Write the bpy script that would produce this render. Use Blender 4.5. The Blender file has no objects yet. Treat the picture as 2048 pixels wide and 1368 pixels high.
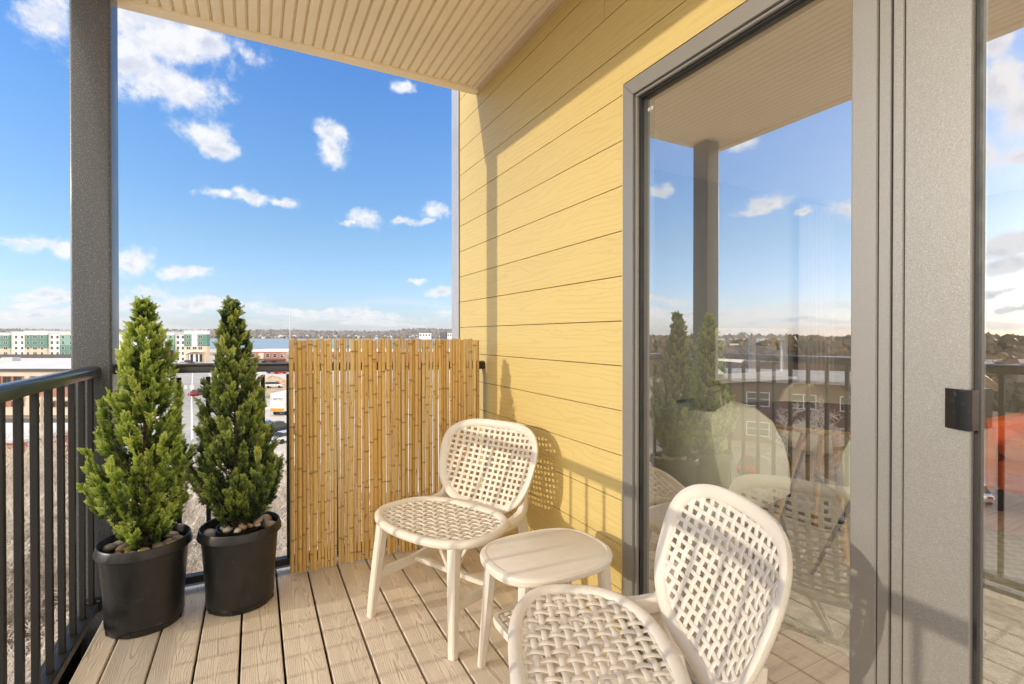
import bpy, math, random
from mathutils import Vector, Matrix
R = math.radians
PI = math.pi
sc = bpy.context.scene
COL = sc.collection

# ------------------------------------------------------------------ helpers
class MB:
    """collects vertices and faces, then links them as one mesh object"""
    def __init__(s):
        s.v, s.f, s.m, s.t = [], [], [], []
        s.mi = 0
    def add(s, vs, fs, tint=0.0):
        o = len(s.v)
        s.v += [tuple(p) for p in vs]
        s.t += [tint] * len(vs)
        for f in fs:
            s.f.append(tuple(i + o for i in f)); s.m.append(s.mi)
    def box(s, x0, x1, y0, y1, z0, z1):
        s.add([(x0, y0, z0), (x1, y0, z0), (x1, y1, z0), (x0, y1, z0), (x0, y0, z1), (x1, y0, z1), (x1, y1, z1), (x0, y1, z1)],
              [(0, 3, 2, 1), (4, 5, 6, 7), (0, 1, 5, 4), (1, 2, 6, 5), (2, 3, 7, 6), (3, 0, 4, 7)])
    def cbox(s, x0, x1, y0, y1, z0, z1, c=.004):
        """box with bevelled vertical and horizontal edges"""
        def ring(x0, x1, y0, y1, z, c):
            return [(x0 + c, y0, z), (x1 - c, y0, z), (x1, y0 + c, z), (x1, y1 - c, z), (x1 - c, y1, z), (x0 + c, y1, z), (x0, y1 - c, z), (x0, y0 + c, z)]
        rs = [ring(x0 + c, x1 - c, y0 + c, y1 - c, z0, c * .6), ring(x0, x1, y0, y1, z0 + c, c), ring(x0, x1, y0, y1, z1 - c, c), ring(x0 + c, x1 - c, y0 + c, y1 - c, z1, c * .6)]
        s.rings(rs, True, True)
    def rings(s, rs, cap0=False, cap1=False, closed=True, tint=0.0):
        n = len(rs[0]); vs = [p for r in rs for p in r]; fs = []
        for i in range(len(rs) - 1):
            for j in range(n if closed else n - 1):
                k = (j + 1) % n
                fs.append((i * n + j, i * n + k, (i + 1) * n + k, (i + 1) * n + j))
        if cap0: fs.append(tuple(range(n - 1, -1, -1)))
        if cap1: fs.append(tuple((len(rs) - 1) * n + j for j in range(n)))
        s.add(vs, fs, tint)
    def sweep(s, pts, prof, up=(0, 0, 1), cap=True, closed=False, scale=None, tint=0.0):
        """profile (list of (side, up)) swept along pts"""
        P = [Vector(p) for p in pts]; n = len(P); rs = []; U = Vector(up)
        for i in range(n):
            if closed: t = P[(i + 1) % n] - P[i - 1]
            else: t = P[min(i + 1, n - 1)] - P[max(i - 1, 0)]
            if t.length < 1e-9: t = Vector((0, 0, 1))
            t.normalize()
            u = U[i] if isinstance(U, list) else U
            sd = t.cross(u)
            if sd.length < 1e-4: sd = t.cross(Vector((1, 0, .01)))
            sd.normalize(); uu = sd.cross(t)
            k = scale[i] if scale else 1
            rs.append([P[i] + sd * (a * k) + uu * (b * k) for a, b in prof])
        if closed: rs.append(rs[0])
        s.rings(rs, cap and not closed, cap and not closed, tint=tint)
    def tube(s, pts, r, n=8, **k):
        rr = r if isinstance(r, (list, tuple)) else None
        r0 = 1 if rr else r
        s.sweep(pts, [(r0 * math.cos(2 * PI * i / n), r0 * math.sin(2 * PI * i / n)) for i in range(n)], scale=rr, **k)
    def lathe(s, prof, n=48, c=(0, 0, 0), cap0=False, cap1=False):
        rs = [[(c[0] + r * math.cos(2 * PI * j / n), c[1] + r * math.sin(2 * PI * j / n), c[2] + z) for j in range(n)] for r, z in prof]
        s.rings(rs, cap0, cap1)
    def ell(s, c, r, nu=10, nv=7, rot=None, jit=0, rnd=None):
        rs = []
        for i in range(nv + 1):
            a = PI * i / nv - PI / 2
            q = []
            for j in range(nu):
                b = 2 * PI * j / nu
                p = Vector((r[0] * math.cos(a) * math.cos(b), r[1] * math.cos(a) * math.sin(b), r[2] * math.sin(a)))
                if jit: p *= 1 + rnd.uniform(-jit, jit)
                if rot: p = rot @ p
                q.append(Vector(c) + p)
            rs.append(q)
        s.rings(rs)
    def build(s, name, mat, parent=None, smooth=False, loc=None, attr=False):
        me = bpy.data.meshes.new(name)
        me.from_pydata(s.v, [], s.f)
        mats = mat if isinstance(mat, (list, tuple)) else [mat]
        for m in mats: me.materials.append(m)
        if len(mats) > 1: me.polygons.foreach_set('material_index', s.m)
        if smooth: me.polygons.foreach_set('use_smooth', [True] * len(me.polygons))
        if attr:
            a = me.attributes.new('tint', 'FLOAT', 'POINT'); a.data.foreach_set('value', s.t)
        me.update()
        o = bpy.data.objects.new(name, me); COL.objects.link(o)
        if parent: o.parent = parent
        if loc: o.location = loc
        return o

def smooth_by_angle(o, ang=35):
    me = o.data
    me.polygons.foreach_set('use_smooth', [True] * len(me.polygons))
    try: me.set_sharp_from_angle(angle=R(ang))
    except Exception: pass
    return o

def empty(name, loc=(0, 0, 0), rz=0, label=None, cat=None, group=None, sc_=1):
    o = bpy.data.objects.new(name, None); COL.objects.link(o)
    o.location = loc; o.rotation_euler = (0, 0, rz); o.scale = (sc_,) * 3
    o.empty_display_size = .1
    return tag(o, label, cat, group)
def tag(o, label=None, cat=None, group=None, kind=None):
    if label: o['label'] = label
    if cat: o['category'] = cat
    if group: o['group'] = group
    if kind: o['kind'] = kind
    return o
def kids(o): return [c for c in bpy.data.objects if c.parent == o]
def copy_tree(o, parent=None):
    c = o.copy(); COL.objects.link(c); c.parent = parent
    for ch in kids(o): copy_tree(ch, c)
    return c

# ------------------------------------------------------------------ node helper
class NT:
    def __init__(s, tree): s.t = tree; s.n = tree.nodes; s.l = tree.links
    def put(s, node, key, val):
        i = node.inputs[key]
        if hasattr(val, 'is_output'): s.l.new(val, i)
        elif val is not None:
            if i.type == 'RGBA' and len(val) == 3: val = (*val, 1)
            i.default_value = val
    def node(s, ty, ins=None, **attr):
        n = s.n.new(ty)
        for k, v in attr.items(): setattr(n, k, v)
        for k, v in (ins or {}).items(): s.put(n, k, v)
        return n
    def math(s, op, a, b=None, c=None, clamp=False):
        n = s.n.new('ShaderNodeMath'); n.operation = op; n.use_clamp = clamp
        for i, v in enumerate((a, b, c)):
            if v is not None: s.put(n, i, v)
        return n.outputs[0]
    def vm(s, op, a, b=None, out=0):
        n = s.n.new('ShaderNodeVectorMath'); n.operation = op
        s.put(n, 0, a)
        if b is not None: s.put(n, 1, b)
        return n.outputs[out]
    def noise(s, vec, scale, detail=3, rough=.5, out=0, dim='3D'):
        n = s.node('ShaderNodeTexNoise', {'Scale': scale, 'Detail': detail, 'Roughness': rough}, noise_dimensions=dim)
        if vec is not None: s.l.new(vec, n.inputs['Vector'])
        return n.outputs[out]
    def ramp(s, fac, stops, interp='LINEAR'):
        n = s.n.new('ShaderNodeValToRGB'); r = n.color_ramp; r.interpolation = interp
        while len(r.elements) < len(stops): r.elements.new(.5)
        for e, (p, c) in zip(r.elements, stops):
            e.position = p; e.color = (*c, 1) if len(c) == 3 else c
        s.put(n, 0, fac); return n.outputs[0]
    def mix(s, fac, a, b, mode='MIX'):
        n = s.n.new('ShaderNodeMix'); n.data_type = 'RGBA'; n.blend_type = mode
        s.put(n, 0, fac); s.put(n, 6, a); s.put(n, 7, b); return n.outputs[2]
    def smooth(s, x, lo, hi):
        n = s.n.new('ShaderNodeMapRange'); n.interpolation_type = 'SMOOTHSTEP'
        s.put(n, 0, x); s.put(n, 1, lo); s.put(n, 2, hi); return n.outputs[0]
    def bump(s, h, dist, strength=1.0):
        return s.node('ShaderNodeBump', {'Height': h, 'Distance': dist, 'Strength': strength}).outputs[0]
    def obj(s): return s.n.new('ShaderNodeTexCoord').outputs['Object']
    def xyz(s, v):
        n = s.n.new('ShaderNodeSeparateXYZ'); s.l.new(v, n.inputs[0]); return n.outputs
    def comb(s, x, y, z):
        n = s.n.new('ShaderNodeCombineXYZ')
        for i, v in enumerate((x, y, z)): s.put(n, i, v)
        return n.outputs[0]

def mat(name, color=(.5, .5, .5), rough=.6, metal=0, spec=.5, **kw):
    m = bpy.data.materials.new(name); m.use_nodes = True
    t = NT(m.node_tree); b = t.n['Principled BSDF']
    b.inputs['Base Color'].default_value = (*color, 1)
    b.inputs['Roughness'].default_value = rough; b.inputs['Metallic'].default_value = metal
    b.inputs['Specular IOR Level'].default_value = spec
    for k, v in kw.items(): b.inputs[k].default_value = v
    return m, t, b
def noisy(name, color, rough=.6, amt=.12, scale=6, bump=0, bscale=200, metal=0, spec=.5, **kw):
    """plain paint or plastic with slight tone variation and fine relief"""
    m, t, b = mat(name, color, rough, metal, spec, **kw)
    p = t.obj(); n = t.noise(p, scale, 4, .6)
    lo = tuple(c * (1 - amt) for c in color); hi = tuple(min(1, c * (1 + amt)) for c in color)
    t.put(b, 'Base Color', t.ramp(n, [(.3, lo), (.7, hi)]))
    rr = t.node('ShaderNodeMapRange', {0: t.noise(p, scale * 3, 3), 1: .3, 2: .7, 3: max(0, rough - .08), 4: min(1, rough + .08)}).outputs[0]
    t.put(b, 'Roughness', rr)
    if bump: t.put(b, 'Normal', t.bump(t.noise(p, bscale, 2), bump))
    return m

# ------------------------------------------------------------------ materials
def grain_mat(name, axis, pitch, off, base, dark, lift, rough, freq, bumpd, amt, gw):
    """embossed cathedral wood grain: boards run along 'axis'; every board has its own figure"""
    m, t, b = mat(name, base, rough)
    x, y, z = t.xyz(t.obj())
    along, across = (y, x) if axis == 'deck' else (y, z)
    bc = t.math('DIVIDE', t.math('SUBTRACT', across, off), pitch)
    idx = t.math('FLOOR', bc); loc = t.math('SUBTRACT', t.math('SUBTRACT', bc, idx), .5)
    rnd = t.node('ShaderNodeTexWhiteNoise', {'W': idx}, noise_dimensions='1D').outputs[0]
    al = t.math('ADD', along, t.math('MULTIPLY', rnd, 37.0))
    wob = t.noise(t.comb(t.math('MULTIPLY', al, 2.2), t.math('MULTIPLY', loc, 1.4), idx), 1.0, 3, .55)
    wob2 = t.noise(t.comb(t.math('MULTIPLY', al, 14.0), t.math('MULTIPLY', loc, 7.0), idx), 1.0, 2, .5)
    cen = t.math('ADD', loc, t.math('MULTIPLY', t.math('SUBTRACT', wob, .5), .5))
    par = t.math('SQRT', t.math('ADD', t.math('MULTIPLY', cen, cen), .012))
    sg = t.math('SUBTRACT', t.math('MULTIPLY', t.math('GREATER_THAN', rnd, .5), 2.0), 1.0)
    f = t.math('ADD', t.math('MULTIPLY', par, freq), t.math('MULTIPLY', t.math('MULTIPLY', al, sg), freq * .16))
    f = t.math('ADD', f, t.math('ADD', t.math('MULTIPLY', wob, freq * .22), t.math('MULTIPLY', wob2, 1.1)))
    w = t.math('SINE', f)
    groove = t.smooth(w, .5, .97)
    msk = t.smooth(t.noise(t.comb(t.math('MULTIPLY', al, 5.0), t.math('MULTIPLY', loc, 5.0), idx), 1.0, 2), .28, .52)
    groove = t.math('MULTIPLY', groove, t.math('ADD', t.math('MULTIPLY', msk, .75), .25))
    fine = t.noise(t.comb(t.math('MULTIPLY', al, 8.0), t.math('MULTIPLY', loc, 130.0), idx), 1.0, 3, .6)
    blot = t.noise(t.comb(t.math('MULTIPLY', al, 1.3), t.math('MULTIPLY', loc, 2.0), idx), 1.0, 3)
    v = t.math('ADD', t.math('MULTIPLY', t.math('SUBTRACT', blot, .5), lift), t.math('MULTIPLY', t.math('SUBTRACT', rnd, .5), lift * .8))
    v = t.math('ADD', v, t.math('MULTIPLY', t.math('SUBTRACT', fine, .5), gw))
    c = t.mix(t.math('MULTIPLY', groove, amt), base, dark)
    hs = t.node('ShaderNodeHueSaturation', {'Color': c, 'Value': t.math('ADD', 1.0, v)})
    t.put(b, 'Base Color', hs.outputs[0])
    h = t.math('SUBTRACT', t.math('MULTIPLY', fine, .25), groove)
    t.put(b, 'Normal', t.bump(h, bumpd))
    return m
PITCH, DK0 = .1445, .091
SP, SZ0 = .1716, 1.256
M = {}
M['deck'] = grain_mat('deck_composite', 'deck', PITCH, DK0, (.77, .665, .53), (.40, .315, .23), .11, .60, 150, .0010, .55, .10)
M['siding'] = grain_mat('yellow_siding', 'wall', SP, SZ0, (.625, .475, .178), (.57, .42, .138), .05, .55, 60, .0005, .55, .02)
M['yellow_plain'] = noisy('yellow_trim', (.67, .515, .195), .55, .05, 4)
M['soffit'] = noisy('soffit_vinyl', (.92, .80, .60), .5, .04, 2)
M['soffit_dark'] = noisy('soffit_trim', (.66, .52, .35), .5, .06, 3)
M['groove'] = noisy('groove_shadow', (.22, .16, .10), .8)
def speckle(name, base, spk, rough=.42, metal=.35, sc_=900, coat=.0):
    m, t, b = mat(name, base, rough, metal)
    p = t.obj()
    n = t.noise(p, sc_, 1, .5); n2 = t.noise(p, sc_ * .35, 2, .6); cl = t.noise(p, 5, 4, .65)
    c = t.ramp(n, [(.32, tuple(x * .8 for x in base)), (.5, base), (.62, base), (.72, spk)])
    c = t.mix(t.math('MULTIPLY', cl, .25), c, tuple(x * .75 for x in base))
    # a few light scuffs
    sc2 = t.smooth(t.noise(t.vm('MULTIPLY', p, (60., 60., 22.)), 1, 3, .7), .73, .77)
    c = t.mix(t.math('MULTIPLY', sc2, .3), c, spk)
    t.put(b, 'Base Color', c)
    t.put(b, 'Normal', t.bump(n2, .00025))
    b.inputs['Coat Weight'].default_value = coat; b.inputs['Coat Roughness'].default_value = .12
    return m
M['frame'] = speckle('bronze_frame_paint', (.272, .258, .236), (.39, .378, .352), .46, .35, 640)
M['post'] = speckle('post_paint', (.088, .094, .108), (.48, .48, .48), .40, .1, 330, .3)
M['rail'] = speckle('rail_paint', (.009, .008, .007), (.035, .032, .03), .36, .0, 600, .5)
M['baluster'] = speckle('baluster_paint', (.009, .008, .0075), (.035, .03, .028), .5, .0, 600)
M['grey_trim'] = noisy('grey_metal_trim', (.50, .49, .50), .4, .06, 8, metal=.4)
M['black'] = noisy('black_gasket', (.015, .015, .015), .5)
M['blackp'] = speckle('black_handle', (.010, .010, .010), (.04, .04, .04), .34, 0, 60, .15)
M['white'] = noisy('white_paint', (.78, .77, .75), .5, .04)
def plastic_mat():
    m, t, b = mat('ivory_plastic', (.72, .655, .56), .42)
    p = t.obj(); n = t.noise(p, 9, 4, .6)
    t.put(b, 'Base Color', t.ramp(n, [(.3, (.69, .625, .53)), (.7, (.75, .69, .60))]))
    t.put(b, 'Normal', t.bump(t.noise(p, 420, 2), .00025))
    b.inputs['Subsurface Weight'].default_value = .0
    return m
M['plastic'] = plastic_mat()
def bamboo_mat():
    m, t, b = mat('bamboo', (.5, .3, .1), .42)
    p = t.obj(); x, y, z = t.xyz(p)
    oi = t.n.new('ShaderNodeObjectInfo').outputs['Random']
    st = t.noise(t.comb(t.math('MULTIPLY', x, 90.), t.math('MULTIPLY', y, 90.), t.math('ADD', t.math('MULTIPLY', z, 2.5), t.math('MULTIPLY', oi, 50.))), 1, 4, .6)
    base = t.ramp(oi, [(0, (.60, .39, .12)), (.25, (.80, .575, .22)), (.45, (.70, .44, .13)), (.65, (.72, .57, .30)), (.85, (.60, .355, .095)), (1, (.84, .63, .27))])
    c = t.mix(t.math('MULTIPLY', t.smooth(st, .35, .75), .4), base, (.52, .28, .08))
    at = t.n.new('ShaderNodeAttribute'); at.attribute_name = 'tint'
    sp = t.smooth(t.noise(t.vm('ADD', t.vm('MULTIPLY', p, (55., 55., 16.)), t.comb(oi, oi, t.math('MULTIPLY', oi, 91.))), 1, 5, .75), .58, .70)
    c = t.mix(t.math('MULTIPLY', sp, .7), c, (.11, .05, .018))
    nd = t.math('MULTIPLY', at.outputs['Fac'], t.math('ADD', .5, t.noise(p, 70, 3)))
    c = t.mix(t.math('MULTIPLY', nd, .9, clamp=True), c, (.10, .05, .02))
    t.put(b, 'Base Color', c)
    t.put(b, 'Normal', t.bump(st, .0006))
    return m
M['bamboo'] = bamboo_mat()
M['wire'] = noisy('tie_wire', (.5, .48, .45), .35, metal=.9)
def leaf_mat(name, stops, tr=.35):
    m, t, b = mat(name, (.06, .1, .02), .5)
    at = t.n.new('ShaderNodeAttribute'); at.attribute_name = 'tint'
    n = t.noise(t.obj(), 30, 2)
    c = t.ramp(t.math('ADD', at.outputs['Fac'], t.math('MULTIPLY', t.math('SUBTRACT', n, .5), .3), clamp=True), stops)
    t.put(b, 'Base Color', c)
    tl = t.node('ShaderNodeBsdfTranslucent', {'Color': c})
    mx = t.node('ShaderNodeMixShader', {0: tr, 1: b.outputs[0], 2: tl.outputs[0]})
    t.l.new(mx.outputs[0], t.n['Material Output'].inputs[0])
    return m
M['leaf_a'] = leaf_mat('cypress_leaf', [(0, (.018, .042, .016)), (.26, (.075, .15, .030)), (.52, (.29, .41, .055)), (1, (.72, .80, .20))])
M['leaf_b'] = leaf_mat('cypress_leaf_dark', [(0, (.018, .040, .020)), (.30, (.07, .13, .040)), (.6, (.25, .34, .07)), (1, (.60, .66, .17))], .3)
M['bark'] = noisy('bark', (.16, .11, .07), .8, .3, 30, .002, 90)
def pot_mat():
    m, t, b = mat('black_pot_plastic', (.022, .021, .020), .36)
    p = t.obj(); n = t.noise(p, 22, 5, .65); sc2 = t.smooth(t.noise(t.vm('MULTIPLY', p, (20., 20., 26.)), 1, 6, .7), .60, .72)
    c = t.ramp(n, [(.3, (.011, .011, .011)), (.75, (.024, .023, .022))])
    c = t.mix(t.math('MULTIPLY', sc2, .3), c, (.26, .24, .21))
    t.put(b, 'Base Color', c)
    t.put(b, 'Roughness', t.node('ShaderNodeMapRange', {0: n, 3: .24, 4: .46}).outputs[0])
    t.put(b, 'Normal', t.bump(t.noise(p, 260, 2), .0005))
    return m
M['pot'] = pot_mat()
M['soil'] = noisy('potting_soil', (.03, .022, .016), .95, .5, 60, .006, 80)
def stone_mat():
    m, t, b = mat('river_stone', (.5, .4, .3), .38)
    oi = t.n.new('ShaderNodeObjectInfo').outputs['Random']; p = t.obj()
    base = t.ramp(oi, [(0, (.60, .46, .30)), (.2, (.42, .28, .17)), (.4, (.66, .58, .46)), (.55, (.30, .27, .23)), (.7, (.58, .42, .24)), (.85, (.50, .40, .33)), (1, (.70, .62, .50))], 'CONSTANT')
    n = t.noise(t.vm('ADD', t.vm('MULTIPLY', p, (20., 60., 60.)), t.comb(oi, oi, oi)), 1, 4, .65)
    t.put(b, 'Base Color', t.mix(t.math('MULTIPLY', t.smooth(n, .4, .75), .4), base, (.30, .21, .14)))
    return m
M['stone'] = stone_mat()
def glass_mat(refl=.40):
    m = bpy.data.materials.new('coated_glass'); m.use_nodes = True
    t = NT(m.node_tree); t.n.remove(t.n['Principled BSDF'])
    tr = t.node('ShaderNodeBsdfTransparent', {'Color': (.95, .97, .95)})
    gl = t.node('ShaderNodeBsdfGlossy', {'Color': (.97, .98, 1.0), 'Roughness': 0.0})
    fr = t.node('ShaderNodeFresnel', {'IOR': 1.5}).outputs[0]
    fac = t.math('ADD', refl, t.math('MULTIPLY', fr, 1 - refl), clamp=True)
    mx = t.node('ShaderNodeMixShader', {0: fac, 1: tr.outputs[0], 2: gl.outputs[0]})
    t.l.new(mx.outputs[0], t.n['Material Output'].inputs[0])
    return m
M['glass'] = glass_mat()
def clear_mat():
    m = bpy.data.materials.new('clear_glass'); m.use_nodes = True
    t = NT(m.node_tree); t.n.remove(t.n['Principled BSDF'])
    tr = t.node('ShaderNodeBsdfTransparent', {'Color': (.97, .985, .975)})
    t.l.new(tr.outputs[0], t.n['Material Output'].inputs[0]); return m
M['clear'] = clear_mat()

# ------------------------------------------------------------------ balcony: deck, soffit, walls, post
def build_deck():
    d = MB()
    k = -5
    while True:
        x0 = DK0 + PITCH * k + .0043; x1 = DK0 + PITCH * (k + 1) - .0043
        if x0 > 1.22: break
        x0 = max(x0, -.574); x1 = min(x1, 1.232)
        if x1 > x0 + .02:
            y0, y1, c = -2.6, 2.80, .003
            rs = [[(x0, y, -.025), (x0, y, -c), (x0 + c, y, 0), (x1 - c, y, 0), (x1, y, -c), (x1, y, -.025)] for y in (y0, y1)]
            d.rings(rs, True, True)
        k += 1
    o = d.build('deck', M['deck']); tag(o, kind='structure')
    j = MB()
    for y in (-2, -1.2, -.4, .4, 1.2, 2.0, 2.72): j.box(-.66, 1.23, y, y + .05, -.2, -.028)
    j.box(-.70, -.66, -2.6, 2.86, -.24, -.012); j.box(-.66, 1.23, 2.815, 2.86, -.24, -.012)
    j.box(-.655, 1.225, -2.59, 2.81, -.30, -.245)  # added dark sheet blocks ground light so the board gaps read black
    o = j.build('deck_frame', M['black']); tag(o, kind='structure')
build_deck()

def build_soffit():
    s = empty('balcony_soffit', (0, 0, 2.71), 0, 'cream beaded soffit overhead roofing the balcony', 'ceiling')
    p = MB()
    x, w, g = -.79, .0508, .0045
    zt = .014
    while x < 1.2:
        x1 = min(x + w, 1.236)
        p.rings([[(x, y, zt + .012), (x + g, y, zt), (x + w * .5 - 1e-4 if False else x1 - .011, y, zt), (x1 - .007, y, zt + .007), (x1 - .0045, y, zt + .001), (x1, y, zt + .012)] for y in (-2.6, 2.81)], closed=False)
        x = x1
    o = p.build('panel', M['soffit'], s)
    f = MB()
    f.cbox(-.85, 1.238, 2.80, 2.867, 0, .10, .004)
    f.cbox(-.85, -.79, -2.6, 2.80, 0, .10, .004)
    o = f.build('fascia', M['soffit'], s)
    f = MB(); f.box(1.212, 1.239, -2.6, 2.799, -.002, .012); f.build('wall_trim', M['soffit_dark'], s)
    f = MB(); f.box(-.85, 1.24, -2.6, 2.867, .101, .25); f.build('roof_slab', M['soffit_dark'], s)
build_soffit()

def build_wall():
    w = empty('siding_wall', (1.24, 2.3, 0), 0, 'yellow wood grain siding wall beside the bamboo screen and glass door', 'wall')
    b = MB(); c = .0035
    def board(z0, z1, y0, y1):
        b.rings([[(.06, y, z0), (.0, y, z0), (-.0, y, z1 - .0005), (.003, y, z1), (.06, y, z1)] for y in (y0 - 2.3, y1 - 2.3)], True, True)
    k = -9
    while SZ0 + SP * k < 4.2:
        z0 = SZ0 + SP * k + .0016; z1 = SZ0 + SP * (k + 1) - .0016
        if z1 > -.4:
            if k == 7: board(z0, z1, -2.6, 1.583); board(z0, z1, 1.585, 3.15)      # butt joint
            elif z0 > 2.142: board(z0, z1, -2.6, 3.15)
            elif z1 > 2.142: board(z0, z1, 1.474, 3.15); board(2.152, z1, -2.6, 1.4735)
            else: board(z0, z1, 1.474, 3.15)
        k += 1
    o = b.build('siding', M['siding'], w)
    m = MB(); m.box(.0605, .066, 1.463 - 2.3, 3.17 - 2.3, -.4, 4.2); m.build('backing', M['groove'], w)
    m = MB(); m.cbox(-.003, .05, 1.4635 - 2.3, 1.4735 - 2.3, -.4, 2.150, .002); m.build('edge_trim', M['yellow_plain'], w)
    m = MB(); m.cbox(-.008, .075, 3.168 - 2.3, 3.292 - 2.3, -.4, 4.2, .004); m.build('corner_trim', M['grey_trim'], w)
    sc_ = MB()
    for z in (.6, 1.35, 1.93, 2.55): sc_.lathe([(.004, 0), (.004, .002), (0, .003)], 10, (0, 0, 0))
build_wall()

def build_post():
    p = MB(); r = .012; pts = []
    x0, x1, y0, y1 = -.688, -.549, 2.69, 2.83
    cx, cy = (x0 + x1) / 2, (y0 + y1) / 2
    for qx, qy, a0 in ((x1 - r, y1 - r, 0), (x0 + r, y1 - r, 90), (x0 + r, y0 + r, 180), (x1 - r, y0 + r, 270)):
        for i in range(6):
            a = R(a0 + 18 * i); pts.append((qx + r * math.cos(a) - cx, qy + r * math.sin(a) - cy))
    p.rings([[(x, y, z) for x, y in pts] for z in (-.6, 2.708)], True, True)
    o = p.build('balcony_post', M['post'], loc=(cx, cy, 0)); smooth_by_angle(o, 40)
    tag(o, 'square charcoal steel post at the balcony corner behind the left plant', 'post')
build_post()

RAILPROF = [(-.025, 0), (-.025, .026), (-.023, .034), (-.018, .040), (-.009, .0435), (0, .0445), (.009, .0435), (.018, .040), (.023, .034), (.025, .026), (.025, 0)]
def build_rails():
    s = empty('side_railing', (-.613, 0, 0), 0, 'black baluster railing running along the left edge of the deck', 'railing')
    m = MB(); m.rings([[(a, y, 1.021 + b + dz) for a, b in RAILPROF] for y, dz in ((-2.6, -.012), (2.655, .006))], True, True); smooth_by_angle(m.build('top_rail', M['rail'], s), 50)
    m = MB(); m.rings([[(a * 1.13, y, 1.026 + b * 1.09 - .004) for a, b in RAILPROF] for y in (2.64, 2.689)], True, True); m.build('rail_bracket', M['rail'], s)
    m = MB(); m.cbox(-.024, .024, -2.6, 2.66, .036, .072, .003); m.build('bottom_rail', M['baluster'], s)
    m = MB(); m.cbox(-.030, .030, 2.650, 2.689, .030, .080, .003); m.build('rail_bracket', M['rail'], s)
    mb = MB(); mb.cbox(-.0095, .0095, -.0095, .0095, .0725, 1.022, .0015)
    first = None
    for i in range(-30, 7):
        y = 1.929 + .1182 * i
        if y < -2.2: continue
        if first is None: first = o = mb.build('baluster', M['baluster'], s)
        else: o = first.copy(); COL.objects.link(o); o.parent = s
        o.location = (0, y + .0095, 0)
    s = empty('end_railing', (0, 2.76, 0), 0, 'black railing across the far end, behind the plants and bamboo screen', 'railing')
    m = MB(); m.rings([[(x, -a, 1.0 + dz + b) for a, b in RAILPROF] for x, dz in ((-.548, .030), (1.205, .002))], True, True); smooth_by_angle(m.build('top_rail', M['rail'], s), 50)
    m = MB(); m.rings([[(x, -a * 1.13, 1.002 - .003 + b * 1.09) for a, b in RAILPROF] for x in (1.196, 1.239)], True, True); m.build('rail_bracket', M['rail'], s)
    m = MB(); m.cbox(-.548, 1.239, -.024, .024, .036, .070, .003); m.build('bottom_rail', M['baluster'], s)
    mb = MB(); mb.cbox(-.0095, .0095, -.0095, .0095, .0705, 1.004, .0015); first = None
    for i in range(-1, 14):
        x = -.316 + .1165 * i
        if first is None: first = o = mb.build('baluster', M['baluster'], s)
        else: o = first.copy(); COL.objects.link(o); o.parent = s
        o.location = (x, 0, 0)
build_rails()

# ------------------------------------------------------------------ bamboo screen
def build_bamboo():
    rnd = random.Random(11)
    s = empty('bamboo_screen', (.66, 2.70, 0), 0, 'upright golden bamboo cane screen wired to the end railing', 'screen')
    x = .150 - .66; end = 1.188 - .66; ys = []
    while x < end - .006:
        r = rnd.choice([.0066, .0078, .009, .0102, .0116]) * rnd.uniform(.94, 1.05)
        cx = x + r
        lean = rnd.gauss(0, .0013); bow = rnd.gauss(0, .0017)
        top = 1.182 + rnd.uniform(-.007, .007) - .004 * (cx + .5); bot = rnd.uniform(.003, .012)
        yy = -.004 + rnd.uniform(-.004, .003)
        nodes = []; z = bot + rnd.uniform(.02, .2)
        while z < top - .01: nodes.append(z); z += rnd.uniform(.13, .27)
        zs = []
        L = 18
        for i in range(L + 1): zs.append((bot + (top - bot) * i / L, 1.0, 0))
        for nz in nodes:
            zs = [q for q in zs if abs(q[0] - nz) > .012]
            for dz, k, tt in ((-.009, .985, .0), (-.0035, 1.03, .15), (-.0015, 1.12, .5), (0, 1.0, 1.0), (.002, 1.09, .5), (.005, 1.0, .12), (.010, .98, .0)): zs.append((nz + dz, k, tt))
        zs.sort(); mb = MB(); n = 10; tap = rnd.uniform(-.06, .06)
        rows = []; tt = []
        for zz, k, tn in zs:
            q = (zz - bot) / (top - bot); px = cx + lean * (q - .5) * 2 + bow * math.sin(PI * q * 1.5 + cx * 30); rr = r * k * (1 + tap * (q - .5) * 2)
            rows.append([(px + rr * math.cos(2 * PI * j / n), yy + rr * math.sin(2 * PI * j / n), zz) for j in range(n)]); tt.append(tn)
        mb.rings(rows, True, True)
        for i, tn in enumerate(tt):
            for j in range(n): mb.t[i * n + j] = tn
        smooth_by_angle(mb.build('cane', M['bamboo'], s, attr=True), 60)
        ys.append((cx, yy, r))
        x += 2 * r + rnd.choice([-.0010, -.0004, .0001, .0005, .0010, .0028])
    for z in (.14, .45, .76, 1.06):
        w = MB(); pts = []
        for i, (cx, yy, r) in enumerate(ys):
            pts.append((cx - r * .9, yy + .002, z)); pts.append((cx, yy + r + .0012, z + rnd.uniform(-.0015, .0015)))
        w.tube(pts, .0008, 5); w.build('tie_wire', M['wire'], s)
build_bamboo()

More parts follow.
